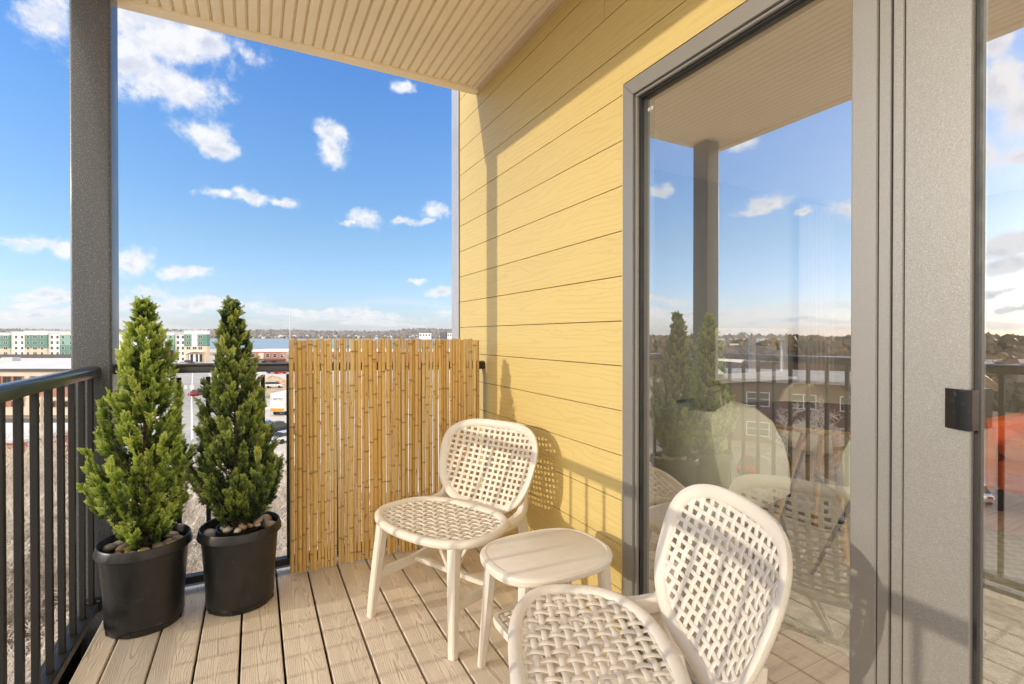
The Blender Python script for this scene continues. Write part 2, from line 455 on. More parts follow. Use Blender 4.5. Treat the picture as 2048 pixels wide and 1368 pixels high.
# ------------------------------------------------------------------ woven furniture
def outline(a, b, n, k, taper):
    c, s_ = math.cos(k), math.sin(k)
    x = a * math.copysign(abs(c) ** (2 / n), c); y = b * math.copysign(abs(s_) ** (2 / n), s_)
    return x * (1 + taper * y / b), y
def weave(mb, S, a, b, n, taper, px, w, th, amp, inset=.006, nseg=4, py=None, wy=None):
    """two sets of ribbons woven over and under inside a superellipse; S(x, y, h) maps to 3-D"""
    def inside_range(fix, axis):
        lo = hi = None; N = 160; lim = max(a, b) * 1.15
        for i in range(N + 1):
            q = -lim + 2 * lim * i / N
            x, y = (fix, q) if axis == 'y' else (q, fix)
            if abs(y) >= b: continue
            xx = x / (1 + taper * y / b)
            if (abs(xx) / a) ** n + (abs(y) / b) ** n <= 1:
                lo = q if lo is None else lo; hi = q
        return lo, hi
    py = py or px; w0 = w
    for axis in ('y', 'x'):
        pitch, cross = (px, py) if axis == 'y' else (py, px)
        w = w0 if axis == 'y' else (wy or w0)
        N = int((a if axis == 'y' else b) * 1.12 / pitch) + 1
        for i in range(-N, N + 1):
            fix = (i + .5) * pitch
            lo, hi = inside_range(fix, axis)
            if lo is None or hi - lo < cross * .6: continue
            lo -= inset; hi += inset
            m = max(4, int((hi - lo) / cross * nseg)); rows = []
            for j in range(m + 1):
                q = lo + (hi - lo) * j / m
                ph = (q / cross - .5) * PI
                par = 0 if i % 2 == 0 else PI
                h = amp * math.cos(ph + par) * (1 if axis == 'y' else -1)
                e = min(1, min(j, m - j) / 2.5); h *= e
                hw = w / 2; t2 = th / 2
                prof = [(-hw, -t2 * .3), (-hw * .8, -t2), (hw * .8, -t2), (hw, -t2 * .3), (hw, t2 * .3), (hw * .8, t2), (-hw * .8, t2), (-hw, t2 * .3)]
                if axis == 'y': rows.append([S(fix + p, q, h + g) for p, g in prof])
                else: rows.append([S(q, fix - p, h + g) for p, g in prof])
            mb.rings(rows, True, True)
def rim(mb, S, a, b, n, taper, prof, N=96):
    """closed rim: profile (outward, up) swept along the outline"""
    rs = []
    for i in range(N):
        k = 2 * PI * i / N
        x, y = outline(a, b, n, k, taper); x2, y2 = outline(a, b, n, k + .01, taper)
        tx, ty = x2 - x, y2 - y; L = math.hypot(tx, ty) or 1; nx, ny = ty / L, -tx / L
        rs.append([S(x + nx * p, y + ny * p, g) for p, g in prof])
    rs.append(rs[0]); mb.rings(rs)
def oval(rx, ry, n=10, ex=1): return [(rx * math.cos(2 * PI * i / n), ry * math.sin(2 * PI * i / n)) for i in range(n)]

SEAT = dict(a=.292, b=.193, n=2.65, tp=.08, z=.415)
BACK = dict(a=.271, b=.204, n=2.8, tp=.10, z=.570, y=-.342, tilt=.375)
def make_chair():
    c = empty('woven_chair', (0, 0, 0))
    def S(x, y, h):
        r2 = (x / .27) ** 2 + (y / .24) ** 2
        return (x, y, SEAT['z'] - .012 + .012 * min(r2, 1.3) + h - .018 * max(0, y / .24) ** 3)
    m = MB(); rim(m, S, SEAT['a'], SEAT['b'], SEAT['n'], SEAT['tp'], [(-.020, .004), (-.014, .011), (0, .014), (.010, .011), (.016, .003), (.016, -.010), (.009, -.018), (-.006, -.020), (-.016, -.014), (-.020, -.004)])
    weave(m, S, SEAT['a'] - .014, SEAT['b'] - .014, SEAT['n'], SEAT['tp'], .0335, .0152, .0046, .0029, py=.0315)
    smooth_by_angle(m.build('seat', M['plastic'], c), 50)
    ct, st = math.cos(BACK['tilt']), math.sin(BACK['tilt'])
    def B(x, s, h):
        bend = .055 * (x / .26) ** 2 + .012 * (s / .2) ** 2
        hh = h + bend
        return (x, BACK['y'] - s * st + hh * ct, BACK['z'] + s * ct + hh * st)
    m = MB(); rim(m, B, BACK['a'], BACK['b'], BACK['n'], BACK['tp'], [(-.024, .002), (-.018, .008), (-.004, .011), (.008, .010), (.014, .004), (.014, -.006), (.008, -.012), (-.006, -.013), (-.018, -.010), (-.024, -.004)])
    weave(m, B, BACK['a'] - .016, BACK['b'] - .016, BACK['n'], BACK['tp'], .0335, .0158, .0046, .0017, py=.0265, wy=.0125)
    smooth_by_angle(m.build('backrest', M['plastic'], c), 50)
    sq = lambda w, d: [(-w, -d * .7), (-w * .7, -d), (w * .7, -d), (w, -d * .7), (w, d * .7), (w * .7, d), (-w * .7, d), (-w, d * .7)]
    for sx in (-1, 1):
        m = MB()   # front leg, tapering, splayed outwards and forwards
        m.sweep([(sx * .236, .190, 0), (sx * .228, .181, .12), (sx * .215, .165, .28), (sx * .205, .152, .40)], sq(.0185, .0185), up=(0, 1, 0), scale=[.86, .95, 1.08, 1.15])
        m.build('leg', M['plastic'], c)
        m = MB()   # rear leg, raked back
        m.sweep([(sx * .238, -.365, 0), (sx * .234, -.335, .12), (sx * .228, -.295, .28), (sx * .224, -.268, .400)], sq(.018, .018), up=(0, 1, 0), scale=[.86, .95, 1.05, 1.1])
        m.build('leg', M['plastic'], c)
        m = MB()   # arm that carries the backrest: out of the seat's rear corner, then up behind the back
        m.sweep([(sx * .238, -.06, .390), (sx * .240, -.13, .391), (sx * .240, -.20, .393), (sx * .236, -.250, .402), (sx * .234, -.272, .43), (sx * .232, -.286, .47), (sx * .228, -.302, .52)], sq(.019, .014), up=(sx, 0, 0), scale=[.8, 1.1, 1.2, 1.25, 1.1, .95, .6])
        smooth_by_angle(m.build('back_bracket', M['plastic'], c), 40)
        m = MB()   # side stretcher between front and rear leg
        m.sweep([(sx * .222, .172, .175), (sx * .226, -.06, .165), (sx * .229, -.318, .185)], sq(.009, .021), up=(0, 0, 1))
        m.build('stretcher', M['plastic'], c)
    m = MB(); m.sweep([(-.222, -.06, .165), (.222, -.06, .165)], sq(.016, .011), up=(0, 0, 1)); m.build('cross_bar', M['plastic'], c)
    for sx in (-1, 1):
        m = MB(); m.sweep([(sx * .018, -.06, .172), (sx * .115, -.02, .398)], sq(.010, .010), up=(0, 1, 0)); m.build('brace', M['plastic'], c)
        m = MB(); m.sweep([(sx * .018, -.06, .172), (sx * .11, -.14, .396)], sq(.008, .008), up=(0, 1, 0)); m.build('brace', M['plastic'], c)
    m = MB()       # under-seat ribs
    m.sweep([(-.215, .10, .388), (.215, .10, .388)], sq(.010, .008)); m.sweep([(-.205, -.15, .388), (.205, -.15, .388)], sq(.010, .008)); m.build('seat_support', M['plastic'], c)
    return c
ch1 = make_chair(); ch1.location = (.713, 2.018, 0); ch1.rotation_euler = (0, 0, R(116.7))
tag(ch1, 'ivory woven plastic chair in front of the bamboo screen, nearer the far corner', 'chair', 'woven plastic balcony chairs')
ch2 = copy_tree(ch1); ch2.location = (.743, .994, 0); ch2.rotation_euler = (0, 0, R(65.5))
ch2['label'] = 'ivory woven plastic chair against the glass door, nearest the viewer'

def make_table():
    t = empty('side_table', (.905, 1.478, 0), R(0), 'small ivory plastic side table between the two woven chairs', 'table')
    a, b, n, h = .222, .176, 2.75, .447
    S = lambda x, y, g: (x, y, h + g)
    m = MB(); N = 96
    rs = []
    for off, g in ((-.035, -.030), (-.006, -.034), (.004, -.026), (.006, -.012), (.002, -.003), (-.004, 0.0), (-.013, .0012), (-.016, -.0012), (-.020, 0.0005)):
        row = []
        for i in range(N):
            k = 2 * PI * i / N; x, y = outline(a, b, n, k, 0); x2, y2 = outline(a, b, n, k + .01, 0)
            L = math.hypot(x2 - x, y2 - y) or 1
            row.append((x + (y2 - y) / L * off, y - (x2 - x) / L * off, h + g))
        rs.append(row)
    m.rings(rs, False, True); smooth_by_angle(m.build('tabletop', M['plastic'], t), 30)
    sq = lambda w: [(-w, -w * .6), (-w * .6, -w), (w * .6, -w), (w, -w * .6), (w, w * .6), (w * .6, w), (-w * .6, w), (-w, w * .6)]
    for sx in (-1, 1):
        for sy in (-1, 1):
            m = MB(); m.sweep([(sx * .178, sy * .158 , 0), (sx * .166, sy * .140, .20), (sx * .152, sy * .122, .425)], sq(.0165), up=(0, 1, 0), scale=[.82, 1, 1.2]); m.build('leg', M['plastic'], t)
    S2 = lambda x, y, g: (x, y, .195 + g)
    m = MB(); A, B_ = .158, .128
    rim(m, S2, A, B_, 6, 0, [(-.012, .008), (.004, .008), (.006, .003), (.006, -.014), (.0, -.017), (-.012, -.012)])
    weave(m, S2, A - .010, B_ - .010, 6, 0, .0285, .0165, .006, .0045)
    smooth_by_angle(m.build('shelf', M['plastic'], t), 50)
make_table()

# ------------------------------------------------------------------ pots, stones, conifers
def make_pot(loc, label, rz):
    p = empty('plant_pot', loc, rz, label, 'plant pot', 'black nursery pots on the deck')
    H, r1, r2 = .353, .158, .1335
    m = MB()
    m.lathe([(0, .004), (r2 - .012, .003), (r2 - .004, 0), (r2, .006), (r2 + .001, .024), (r2 + .0035, .027), (.1385, .10), (.1445, .19), (.150, .265), (.153, H - .058), (.1535, H - .046), (.1545, H - .043), (.1665, H - .041), (.1690, H - .037), (.1680, H - .028), (.1625, H - .007), (.1610, H - .002), (.1590, H), (.156, H - .001), (.1545, H - .006), (.1525, H - .05), (.147, .22), (.143, .20)], 72)
    smooth_by_angle(m.build('pot_body', M['pot'], p), 32)
    m = MB(); m.lathe([(0, .300), (.152, .300)], 40); m.build('soil', M['soil'], p)
    for i in range(8):
        a = 2 * PI * i / 8 + .2; m = MB(); rs = []
        for z in (.004, .021):
            row = []
            for r in (r2 - .004, r2 + .0026):
                pass
            rs.append([((r2 + .0024 * (1 if k < 4 else -1)) * math.cos(a + (k if k < 4 else 7 - k) * .045 - .07), (r2 + .0024 * (1 if k < 4 else -1)) * math.sin(a + (k if k < 4 else 7 - k) * .045 - .07), z) for k in range(8)])
        m.rings(rs, True, True); m.build('drain_slot', M['black'], p)
    return p
P1, P2 = (-.412, 2.548, 0), (-.061, 2.545, 0)
make_pot(P1, 'scuffed black plastic pot of the left conifer, against the post', .3)
make_pot(P2, 'black plastic pot of the right conifer, next to the bamboo screen', 1.1)

def pebbles(P, seed, spots, where, big):
    rnd = random.Random(seed)
    for i, (x, y, z, r) in enumerate(spots):
        m = MB(); q = Matrix.Rotation(rnd.uniform(0, 6.28), 3, 'Z') @ Matrix.Rotation(rnd.gauss(0, .25), 3, 'X')
        e = (r * rnd.uniform(1.1, 1.45), r * rnd.uniform(.8, 1.0), r * rnd.uniform(.6, .8))
        m.ell((0, 0, 0), e, 16, 10, q)
        o = m.build('river_stone', M['stone'], None, True, (P[0] + x, P[1] + y, z))
        o['category'] = 'stone'; o['group'] = 'river stones in the plant pots'
        o['label'] = big.get(i, where)
def ring_spots(rnd, n, r0, r1, z, s0, s1, a0=0, a1=6.283):
    out = []; tries = 0
    while len(out) < n and tries < 900:
        tries += 1
        a = rnd.uniform(a0, a1); r = math.sqrt(rnd.uniform(r0 * r0, r1 * r1)); s_ = rnd.uniform(s0, s1)
        p = (r * math.cos(a), r * math.sin(a))
        if all(math.hypot(p[0] - q[0], p[1] - q[1]) > (s_ + q[3]) * .93 for q in out): out.append((*p, z + s_ * .55 + rnd.uniform(0, .004), s_))
    return out
rnd = random.Random(5)
sp1 = ring_spots(rnd, 19, .05, .132, .301, .017, .026)
pebbles(P1, 3, sp1, 'small smooth river stone around the trunk in the left pot', {})
sp2 = [(.102, .058, .328, .036), (.120, .002, .322, .025), (-.120, -.03, .318, .023), (-.122, .03, .318, .025)]
sp2o = ring_spots(random.Random(8), 14, .108, .134, .304, .013, .02)
sp2o = [q for q in sp2o if all(math.hypot(q[0] - s[0], q[1] - s[1]) > q[3] + s[3] for s in sp2)]
pebbles(P2, 4, sp2 + sp2o, 'small river stone in the right pot, outside the inner nursery pot', {0: 'largest tan river stone, at the back right of the right pot', 1: 'grey green river stone below the largest stone in the right pot', 2: 'dark brown river stone at the left rim of the right pot', 3: 'brown river stone at the back left of the right pot'})
sp2i = ring_spots(random.Random(21), 13, .034, .078, .334, .014, .022)
pebbles(P2, 6, sp2i, 'cream river stone around the trunk inside the inner nursery pot', {})

def conifer(name, P, base, H, prof, seed, lm, label, nb, lean, bias):
    rnd = random.Random(seed)
    t = empty(name, (P[0], P[1], base), 0, label, 'conifer', 'potted conifers by the railing')
    tr = MB()
    cen = lambda q: Vector((lean[0] * q * H, lean[1] * q * H, q * H))
    tr.tube([cen(q / 10 * .93) for q in range(11)], [.013 * (1 - .085 * q) for q in range(11)], 9)
    lf = MB(); bw = MB()
    def leaf(p, d, nrm, L, W, ti):
        s_ = d.cross(nrm)
        if s_.length < 1e-6: return
        s_.normalize(); q = p + d * L
        mid = p + d * (L * .62) + nrm * (W * .25)
        lf.add([p - s_ * W * .22, p + s_ * W * .22, mid + s_ * W * .5, q, mid - s_ * W * .5], [(0, 1, 2, 3, 4)], ti)
        lf.t[-2] = min(1, ti + .14)
    def spray(p, d, nrm, L, ti):
        d = d.normalized(); nrm = (nrm - d * nrm.dot(d))
        if nrm.length < 1e-4: nrm = d.orthogonal()
        nrm.normalize(); sd = d.cross(nrm); n = 6
        droop = rnd.uniform(-.15, .25)
        for k in range(n):
            q = (k + .6) / n; c = p + d * (L * q) + nrm * (droop * L * q * q * -.5 + 1e-5)
            sl = L * (.46 * (1 - q) + .17) * rnd.uniform(.8, 1.2)
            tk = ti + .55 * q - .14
            for sgn in (-1, 1):
                dd = (d * .72 + sd * sgn * .72 + nrm * rnd.uniform(-.25, .25)).normalized()
                leaf(c, dd, nrm, sl * .72, sl * .20 + .0014, tk)
                c2 = c + dd * sl * .34
                for g2 in (-1, 1):
                    d3 = (dd + sd.lerp(d, .5) * g2 * .55 + nrm * rnd.uniform(-.2, .2)).normalized()
                    leaf(c2, d3, nrm, sl * .5, sl * .17 + .0010, tk + .07)
        leaf(p + d * L * .8, d, nrm, L * .36, .006, ti + .34)
        leaf(p, d, nrm, L * .95, .0030, ti * .5)
    golden = 2.39996
    for i in range(nb):
        q = (i + .5) / nb; zq = .075 + .93 * q ** .95
        a = i * golden + rnd.uniform(-.4, .4)
        rad = prof(zq, a) * rnd.choice([.5, .75, .9, .98, 1.05, 1.14]) * rnd.uniform(.92, 1.06)
        rise = rnd.uniform(1.1, 1.9) * (1.25 - .35 * zq)
        out = Vector((math.cos(a), math.sin(a), 0))
        end = cen(zq) + out * rad
        zs = max(.012, zq - rad * rise / H)
        s0 = cen(zs); pts = []
        for k in range(6):
            qq = k / 5; pts.append(s0.lerp(end, qq) + out * (rad * .16 * math.sin(PI * qq)) + Vector((rnd.gauss(0, .003), rnd.gauss(0, .003), -.10 * rad * math.sin(PI * qq))))
        L = (end - s0).length
        bw.tube(pts, [.0030 * (1 - .13 * k) for k in range(6)], 4)
        bt = rnd.gauss(.30, .17) + bias
        ns = int(8 + L * 56)
        for k in range(ns):
            inner = k < ns * .30
            qq = rnd.uniform(.2, .6) if inner else 1 - .42 * rnd.random() ** 1.25
            j = min(4, int(qq * 5)); f_ = qq * 5 - j
            c = pts[j].lerp(pts[j + 1], f_); d = (pts[j + 1] - pts[j]).normalized()
            rv = Vector((rnd.gauss(0, 1), rnd.gauss(0, 1), rnd.gauss(0, 1))).normalized()
            dd = (d + rv * .62 + out * .22 + Vector((0, 0, .22))).normalized()
            SL = rnd.uniform(.024, .050) * (.8 + .3 * (1 - zq))
            spray(c, dd, (rv.cross(dd) + out * .3), SL, (bt - .38 if inner else bt + .30 * (qq - .7)) + rnd.gauss(0, .06))  # inner sprays tinted darker, painting shade into the crown's gaps
    tr.build('trunk', M['bark'], t, True)
    bw.build('branches', M['bark'], t, True)
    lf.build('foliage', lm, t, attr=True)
    print(name, len(lf.f))
    return t
def prof_a(z, a):
    # ragged column: widest low down, second bulge at mid height, narrow top
    pts = [(0, .06), (.09, .10), (.19, .135), (.29, .175), (.38, .195), (.45, .165), (.52, .145), (.6, .155), (.70, .10), (.8, .095), (.88, .06), (.95, .035), (1, .01)]
    for (z0, r0), (z1, r1) in zip(pts, pts[1:]):
        if z <= z1: r = r0 + (r1 - r0) * (z - z0) / (z1 - z0); break
    else: r = .02
    return r * .86 * (1 + .14 * math.sin(3 * a + z * 9) + .12 * math.sin(2 * a - z * 17))
def prof_b(z, a):
    pts = [(0, .05), (.09, .09), (.2, .155), (.30, .195), (.36, .185), (.44, .155), (.55, .135), (.66, .11), (.77, .075), (.85, .05), (.92, .042), (.97, .03), (1, .01)]
    for (z0, r0), (z1, r1) in zip(pts, pts[1:]):
        if z <= z1: r = r0 + (r1 - r0) * (z - z0) / (z1 - z0); break
    else: r = .02
    return r * .84 * (1 + .14 * math.sin(3 * a + z * 8 + 1) + .12 * math.sin(2 * a - z * 15))
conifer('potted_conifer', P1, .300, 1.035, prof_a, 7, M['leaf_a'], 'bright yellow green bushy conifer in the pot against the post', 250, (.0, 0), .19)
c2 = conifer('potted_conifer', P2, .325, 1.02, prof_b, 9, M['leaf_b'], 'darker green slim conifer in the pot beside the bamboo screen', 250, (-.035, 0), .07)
m = MB(); m.lathe([(.088, -.012), (.094, .018), (.098, .019), (.098, .012), (.090, .010), (.086, -.012)], 48); smooth_by_angle(m.build('inner_pot', M['pot'], c2), 40)

# ------------------------------------------------------------------ sliding glass door
def build_door():
    W0 = 1.24
    d = empty('sliding_glass_door', (W0, .43, 0), 0, 'bronze framed sliding glass door reflecting the sky and balcony', 'door')
    oy = -.43
    def prism(mb, poly, x0, x1):
        """polygon in (y, z), extruded from x0 to x1"""
        n = len(poly); mb.rings([[(x, y + oy, z) for y, z in poly] for x in (x0, x1)], True, True)
    fx = -.008
    m = MB(); e = .0007
    prism(m, [(1.462, -.05), (1.407, -.05), (1.407, 2.087 - e), (1.462, 2.142 - e)], fx, .1)
    prism(m, [(1.407 - e, 2.087), (1.462 - e, 2.142), (-.66, 2.142), (-.605, 2.087)], fx, .1)
    prism(m, [(-.66, -.05), (-.66, 2.141), (-.605 - e, 2.086), (-.605 - e, -.05)], fx, .1)
    # stepped glazing bead inside the frame
    m.cbox(.003, .016, 1.396 + oy, 1.4065 + oy, .06, 2.076, .002)
    m.cbox(.003, .016, .66 + oy, 1.4065 + oy, 2.0765, 2.0865, .002)
    o = m.build('frame', M['frame'], d)
    m = MB(); m.box(.0165, .033, 1.391 + oy, 1.4065 + oy, .06, 2.07); m.box(.0165, .033, .66 + oy, 1.4065 + oy, 2.0705, 2.0865); m.build('gasket', M['black'], d)
    m = MB(); m.cbox(-.02, .1, -.60 + oy, 1.4065 + oy, -.04, .022, .003); m.cbox(.03, .1, -.60 + oy, 1.4065 + oy, .022, .06, .003); m.build('sill', M['frame'], d)
    # fixed jamb between the panes
    m = MB(); m.cbox(fx, .09, .602 + oy, .657 + oy, .0225, 2.086, .0025); m.cbox(fx + .0015, .09, .5755 + oy, .6005 + oy, .0225, 2.086, .002); m.build('centre_jamb', M['frame'], d)
    m = MB(); m.box(.012, .08, .5685 + oy, .575 + oy, .0225, 2.085); m.build('gasket', M['black'], d)
    g = MB(); g.mi = 0
    def pane(name, y0, y1, z0, z1, x, par):
        g = MB()
        vs = [(x, y, z) for y, z in ((y0, z0), (y1, z0), (y1, z1), (y0, z1))] + [(x + .024, y, z) for y, z in ((y0, z0), (y1, z0), (y1, z1), (y0, z1))]
        g.mi = 0; g.add(vs, [(3, 2, 1, 0)]); o_ = 0
        g.mi = 1; g.add(vs, [(4, 5, 6, 7), (0, 1, 5, 4), (1, 2, 6, 5), (2, 3, 7, 6), (3, 0, 4, 7)])
        return g.build(name, [M['glass'], M['clear']], par)
    def mark(y, z, x, par):
        m = MB()
        for k in (0, 1):
            cy = y - k * .0150
            for r0, r1 in ((.0062, .0040),):
                N = 20
                m.add([(x, cy + r * math.cos(2 * PI * i / N), z + r * math.sin(2 * PI * i / N)) for r in (r0, r1) for i in range(N)], [(i, (i + 1) % N, N + (i + 1) % N, N + i) for i in range(N)])
            m.add([(x, cy - .003, z - .002), (x, cy - .002, z - .003), (x, cy + .003, z + .002), (x, cy + .002, z + .003)], [(0, 1, 2, 3)])
            m.add([(x, cy - .001, z + .001), (x, cy, z + .0005), (x, cy + .001, z + .0035), (x, cy, z + .004)], [(0, 1, 2, 3)])
        m.build('etched_mark', M['white'], par)
    p = pane('fixed_pane', .61 + oy, 1.405 + oy, .05, 2.085, .0335, d); mark(1.366 + oy, 2.022, .0328, p)
    # sliding sash
    s = MB(); sx = -.018
    s.cbox(sx, .05, .5470 + oy, .5678 + oy, .03, 2.08, .002); s.cbox(sx, .05, .4345 + oy, .5455 + oy, .03, 2.08, .002)
    s.cbox(sx, .05, -.59 + oy, -.47 + oy, .03, 2.08, .002)
    s.cbox(sx, .05, -.469 + oy, .4335 + oy, .03, .10, .002); s.cbox(sx, .05, -.469 + oy, .4335 + oy, 2.0, 2.08, .002)
    sash = s.build('sliding_sash', M['frame'], d)
    m = MB(); m.box(-.004, .0085, .428 + oy, .434 + oy, .1005, 1.999); m.box(-.004, .0085, -.46 + oy, .427 + oy, 1.985, 1.9985); m.build('gasket', M['black'], sash)
    p = pane('sliding_pane', -.468 + oy, .4335 + oy, .101, 1.999, .009, sash)
    h = MB(); n = 8; z0, z1 = 1.018, 1.096; rs = []
    for z in (z0, z1):   # curved pull: bows out from the sash face, then turns the corner
        row = [(sx - .0005, .473 + oy, z)]
        for i in range(n + 1):
            q = i / n; row.append((sx - .006 - .014 * math.sin(q * 1.5), .472 - .041 * q + oy, z))
        row += [(sx - .017, .426 + oy, z), (-.008, .426 + oy, z), (-.008, .4335 + oy, z), (sx - .0005, .4337 + oy, z)]
        rs.append(row)
    h.rings(rs, True, True); smooth_by_angle(h.build('handle', M['blackp'], sash), 25)
build_door()

# ------------------------------------------------------------------ room behind the glass
M['plaster'] = noisy('room_plaster', (.82, .81, .78), .8, .03, 3)
M['wallgreen'] = noisy('room_wall_grey_green', (.36, .37, .33), .8, .04, 3)
def floor_mat():
    m, t, b = mat('room_oak_floor', (.42, .30, .19), .45)
    x, y, z = t.xyz(t.obj()); pl = t.math('DIVIDE', y, .18); idx = t.math('FLOOR', pl); fr = t.math('SUBTRACT', pl, idx)
    n = t.noise(t.comb(t.math('MULTIPLY', x, 2.5), t.math('MULTIPLY', y, 60.), idx), 1, 4, .6)
    c = t.ramp(n, [(.3, (.44, .32, .20)), (.7, (.64, .49, .33))])
    c = t.mix(t.math('LESS_THAN', fr, .02), c, (.12, .08, .05)); t.put(b, 'Base Color', c); return m
M['oak'] = floor_mat()
def rug_mat():
    m, t, b = mat('woven_rug', (.55, .50, .36), .95)
    p = t.obj(); x, y, z = t.xyz(p)
    wv = t.math('MULTIPLY', t.math('SINE', t.math('MULTIPLY', x, 500.)), t.math('SINE', t.math('MULTIPLY', y, 500.)))
    n = t.noise(p, 40, 4, .7)
    ck = t.node('ShaderNodeTexChecker', {'Vector': p, 'Scale': 22.0}).outputs[1]
    c = t.ramp(n, [(.3, (.58, .54, .37)), (.7, (.80, .75, .56))])
    c = t.mix(t.math('MULTIPLY', ck, .35), c, (.40, .30, .20))
    t.put(b, 'Base Color', c); t.put(b, 'Normal', t.bump(t.math('ADD', wv, n), .004)); return m
M['rug'] = rug_mat()
M['shell'] = noisy('shell_chair_plastic', (.86, .82, .66), .45, .04, 5)
M['darkleg'] = noisy('black_metal_leg', (.02, .02, .02), .4)
M['sofa'] = noisy('orange_fabric', (.90, .17, .02), .9, .08, 40, .001, 300)
M['tabletop'] = noisy('dark_table_top', (.20, .17, .15), .55)
M['tableedge'] = noisy('table_edge_wood', (.78, .54, .26), .4)
M['curtain'] = noisy('curtain_fabric', (.52, .50, .47), .9, .06, 6)
def build_room():
    b = MB(); b.box(1.30, 6.3, -3.2, 3.05, -.12, .004); tag(b.build('room_floor', M['oak']), kind='structure')
    b = MB(); b.box(1.312, 1.75, -3.2, 3.05, 2.56, 2.66); b.box(5.8, 6.3, -3.2, 3.05, 2.56, 2.66); b.box(1.75, 5.8, .35, 3.05, 2.56, 2.66); b.box(1.75, 5.8, -3.2, -2.8, 2.56, 2.66); tag(b.build('room_ceiling', M['plaster']), kind='structure')  # ceiling left open where unseen: a skylight added to brighten the room
    w = MB()
    w.box(6.3, 6.4, 1.5, 3.12, -.1, 2.66); w.box(6.3, 6.4, -3.2, 1.5, -.1, .35); w.box(6.3, 6.4, -3.2, 1.5, 2.45, 2.66); w.box(1.312, 6.3, -3.3, -3.2, -.1, .3); w.box(1.312, 6.3, -3.3, -3.2, 2.45, 2.66)  # wide openings on the hidden sides, added to light the interior
    w.box(1.312, 1.40, 1.47, 3.05, .005, 2.559); w.box(1.342, 1.40, -3.2, -.66, .005, 2.559); w.box(1.342, 1.40, -.66, 1.47, 2.15, 2.559)
    # end wall with the window opening, and an unseen one added for daylight
    w.box(1.312, 1.7, 3.05, 3.145, -.1, 2.66); w.box(2.7, 3.62, 3.05, 3.145, -.1, 2.66); w.box(1.7, 2.7, 3.05, 3.145, -.1, 1.3); w.box(1.7, 2.7, 3.05, 3.145, 2.4, 2.66); w.box(4.66, 6.3, 3.05, 3.145, -.1, 2.66); w.box(3.62, 4.66, 3.05, 3.145, -.1, .80); w.box(3.62, 4.66, 3.05, 3.145, 1.27, 2.66)
    tag(w.build('room_wall', M['wallgreen']), kind='structure')
    f = MB()
    for x in (3.62, 4.13, 4.61): f.box(x, x + .05, 3.06, 3.10, .80, 1.27)
    f.box(3.62, 4.66, 3.058, 3.102, 1.23, 1.27); f.box(3.62, 4.66, 3.058, 3.102, .80, .85); f.box(3.60, 4.68, 2.98, 3.05, .78, .80)
    tag(f.build('room_window', M['white']), 'white framed window in the far wall of the room, seen through the door glass', 'window')
    c = MB(); 
    for x0, x1 in ((4.70, 5.25),):
        rows = []
        for z in (.03, 1.2, 2.5): rows.append([(x0 + (x1 - x0) * i / 40, 2.97 + .028 * math.sin(i * 1.25) * (1 - .15 * z), z) for i in range(41)])
        c.rings(rows, closed=False)
    tag(c.build('curtain', M['curtain'], None, True), 'grey pleated curtain hanging right of the room window', 'curtain')
    r = MB(); r.cbox(1.95, 4.0, -.35, 2.75, .0045, .016, .004); tag(r.build('rug', M['rug']), 'pale woven rug on the wooden floor under the dining table', 'rug')
    # round table
    t = empty('dining_table', (2.90, 1.66, .016), 0, 'round dark topped dining table inside the room', 'table')
    m = MB(); m.lathe([(0, .735), (.56, .735)], 64); m.build('tabletop', M['tabletop'], t)
    m = MB(); m.lathe([(0, .705), (.53, .705), (.558, .712), (.562, .725), (.5602, .7349)], 64); m.build('table_edge', M['tableedge'], t)
    for k in range(4):
        a = PI / 4 + k * PI / 2; m = MB(); m.tube([(.30 * math.cos(a), .30 * math.sin(a), 0), (.10 * math.cos(a), .10 * math.sin(a), .704)], .018, 8); m.build('leg', M['tableedge'], t)
    # shell chairs
    def shell():
        c = empty('shell_chair', (0, 0, .016))
        prof = [(.235, .435, .20), (.20, .452, .225), (.08, .437, .245), (-.06, .425, .255), (-.16, .437, .262), (-.215, .485, .265), (-.245, .56, .262), (-.265, .65, .245), (-.28, .74, .21), (-.288, .80, .15), (-.29, .825, .07)]
        def P(i, j, off):
            y, z, w = prof[i]; q = -1 + 2 * j / 14; k = i / (len(prof) - 1)
            return (w * q, y + abs(q) ** 2.2 * .13 * min(1, max(0, (i - 2) / 4)) + off * min(1, k * 1.5), z + abs(q) ** 2.5 * .085 * (1 - abs(k - .35)) * (1 if i > 0 else .5) + off * .6)
        m = MB(); n = len(prof)
        top = [[P(i, j, 0) for j in range(15)] for i in range(n)]; bot = [[P(i, j, -.012) for j in range(14, -1, -1)] for i in range(n)]
        m.rings([a + b_ for a, b_ in zip(top, bot)], True, True); m.build('shell', M['shell'], c, True)
        for sx in (-1, 1):
            for sy in (-1, 1):
                m = MB(); m.tube([(sx * .23, sy * .21, 0), (sx * .10, sy * .09, .425)], [.009, .013], 8); m.build('leg', M['darkleg'], c)
        return c
    a = shell()
    places = [((1.87, 1.54, .016), -62, 'cream shell chair inside the glass, nearest to the door'), ((2.78, 2.10, .016), -140, 'cream shell chair at the far left side of the dining table'),
              ((3.42, 2.02, .016), 128, 'cream shell chair on the far right of the dining table'), ((2.50, 1.17, .016), -37, 'cream shell chair with a sunlit seat at the right of the dining table')]
    for i, (l, rz, lab) in enumerate(places):
        o = a if i == 0 else copy_tree(a)
        o.location = l; o.rotation_euler = (0, 0, R(rz)); o.scale = (1.07,) * 3 if i == 0 else (1, 1, 1); tag(o, lab, 'chair', 'shell chairs around the dining table')
    s = empty('orange_sofa', (4.9, .5, .004), 0, 'bright orange fabric sofa inside the room', 'sofa')
    m = MB(); m.cbox(-.45, .42, -.95, .95, .14, .36, .03); m.build('base', M['sofa'], s)
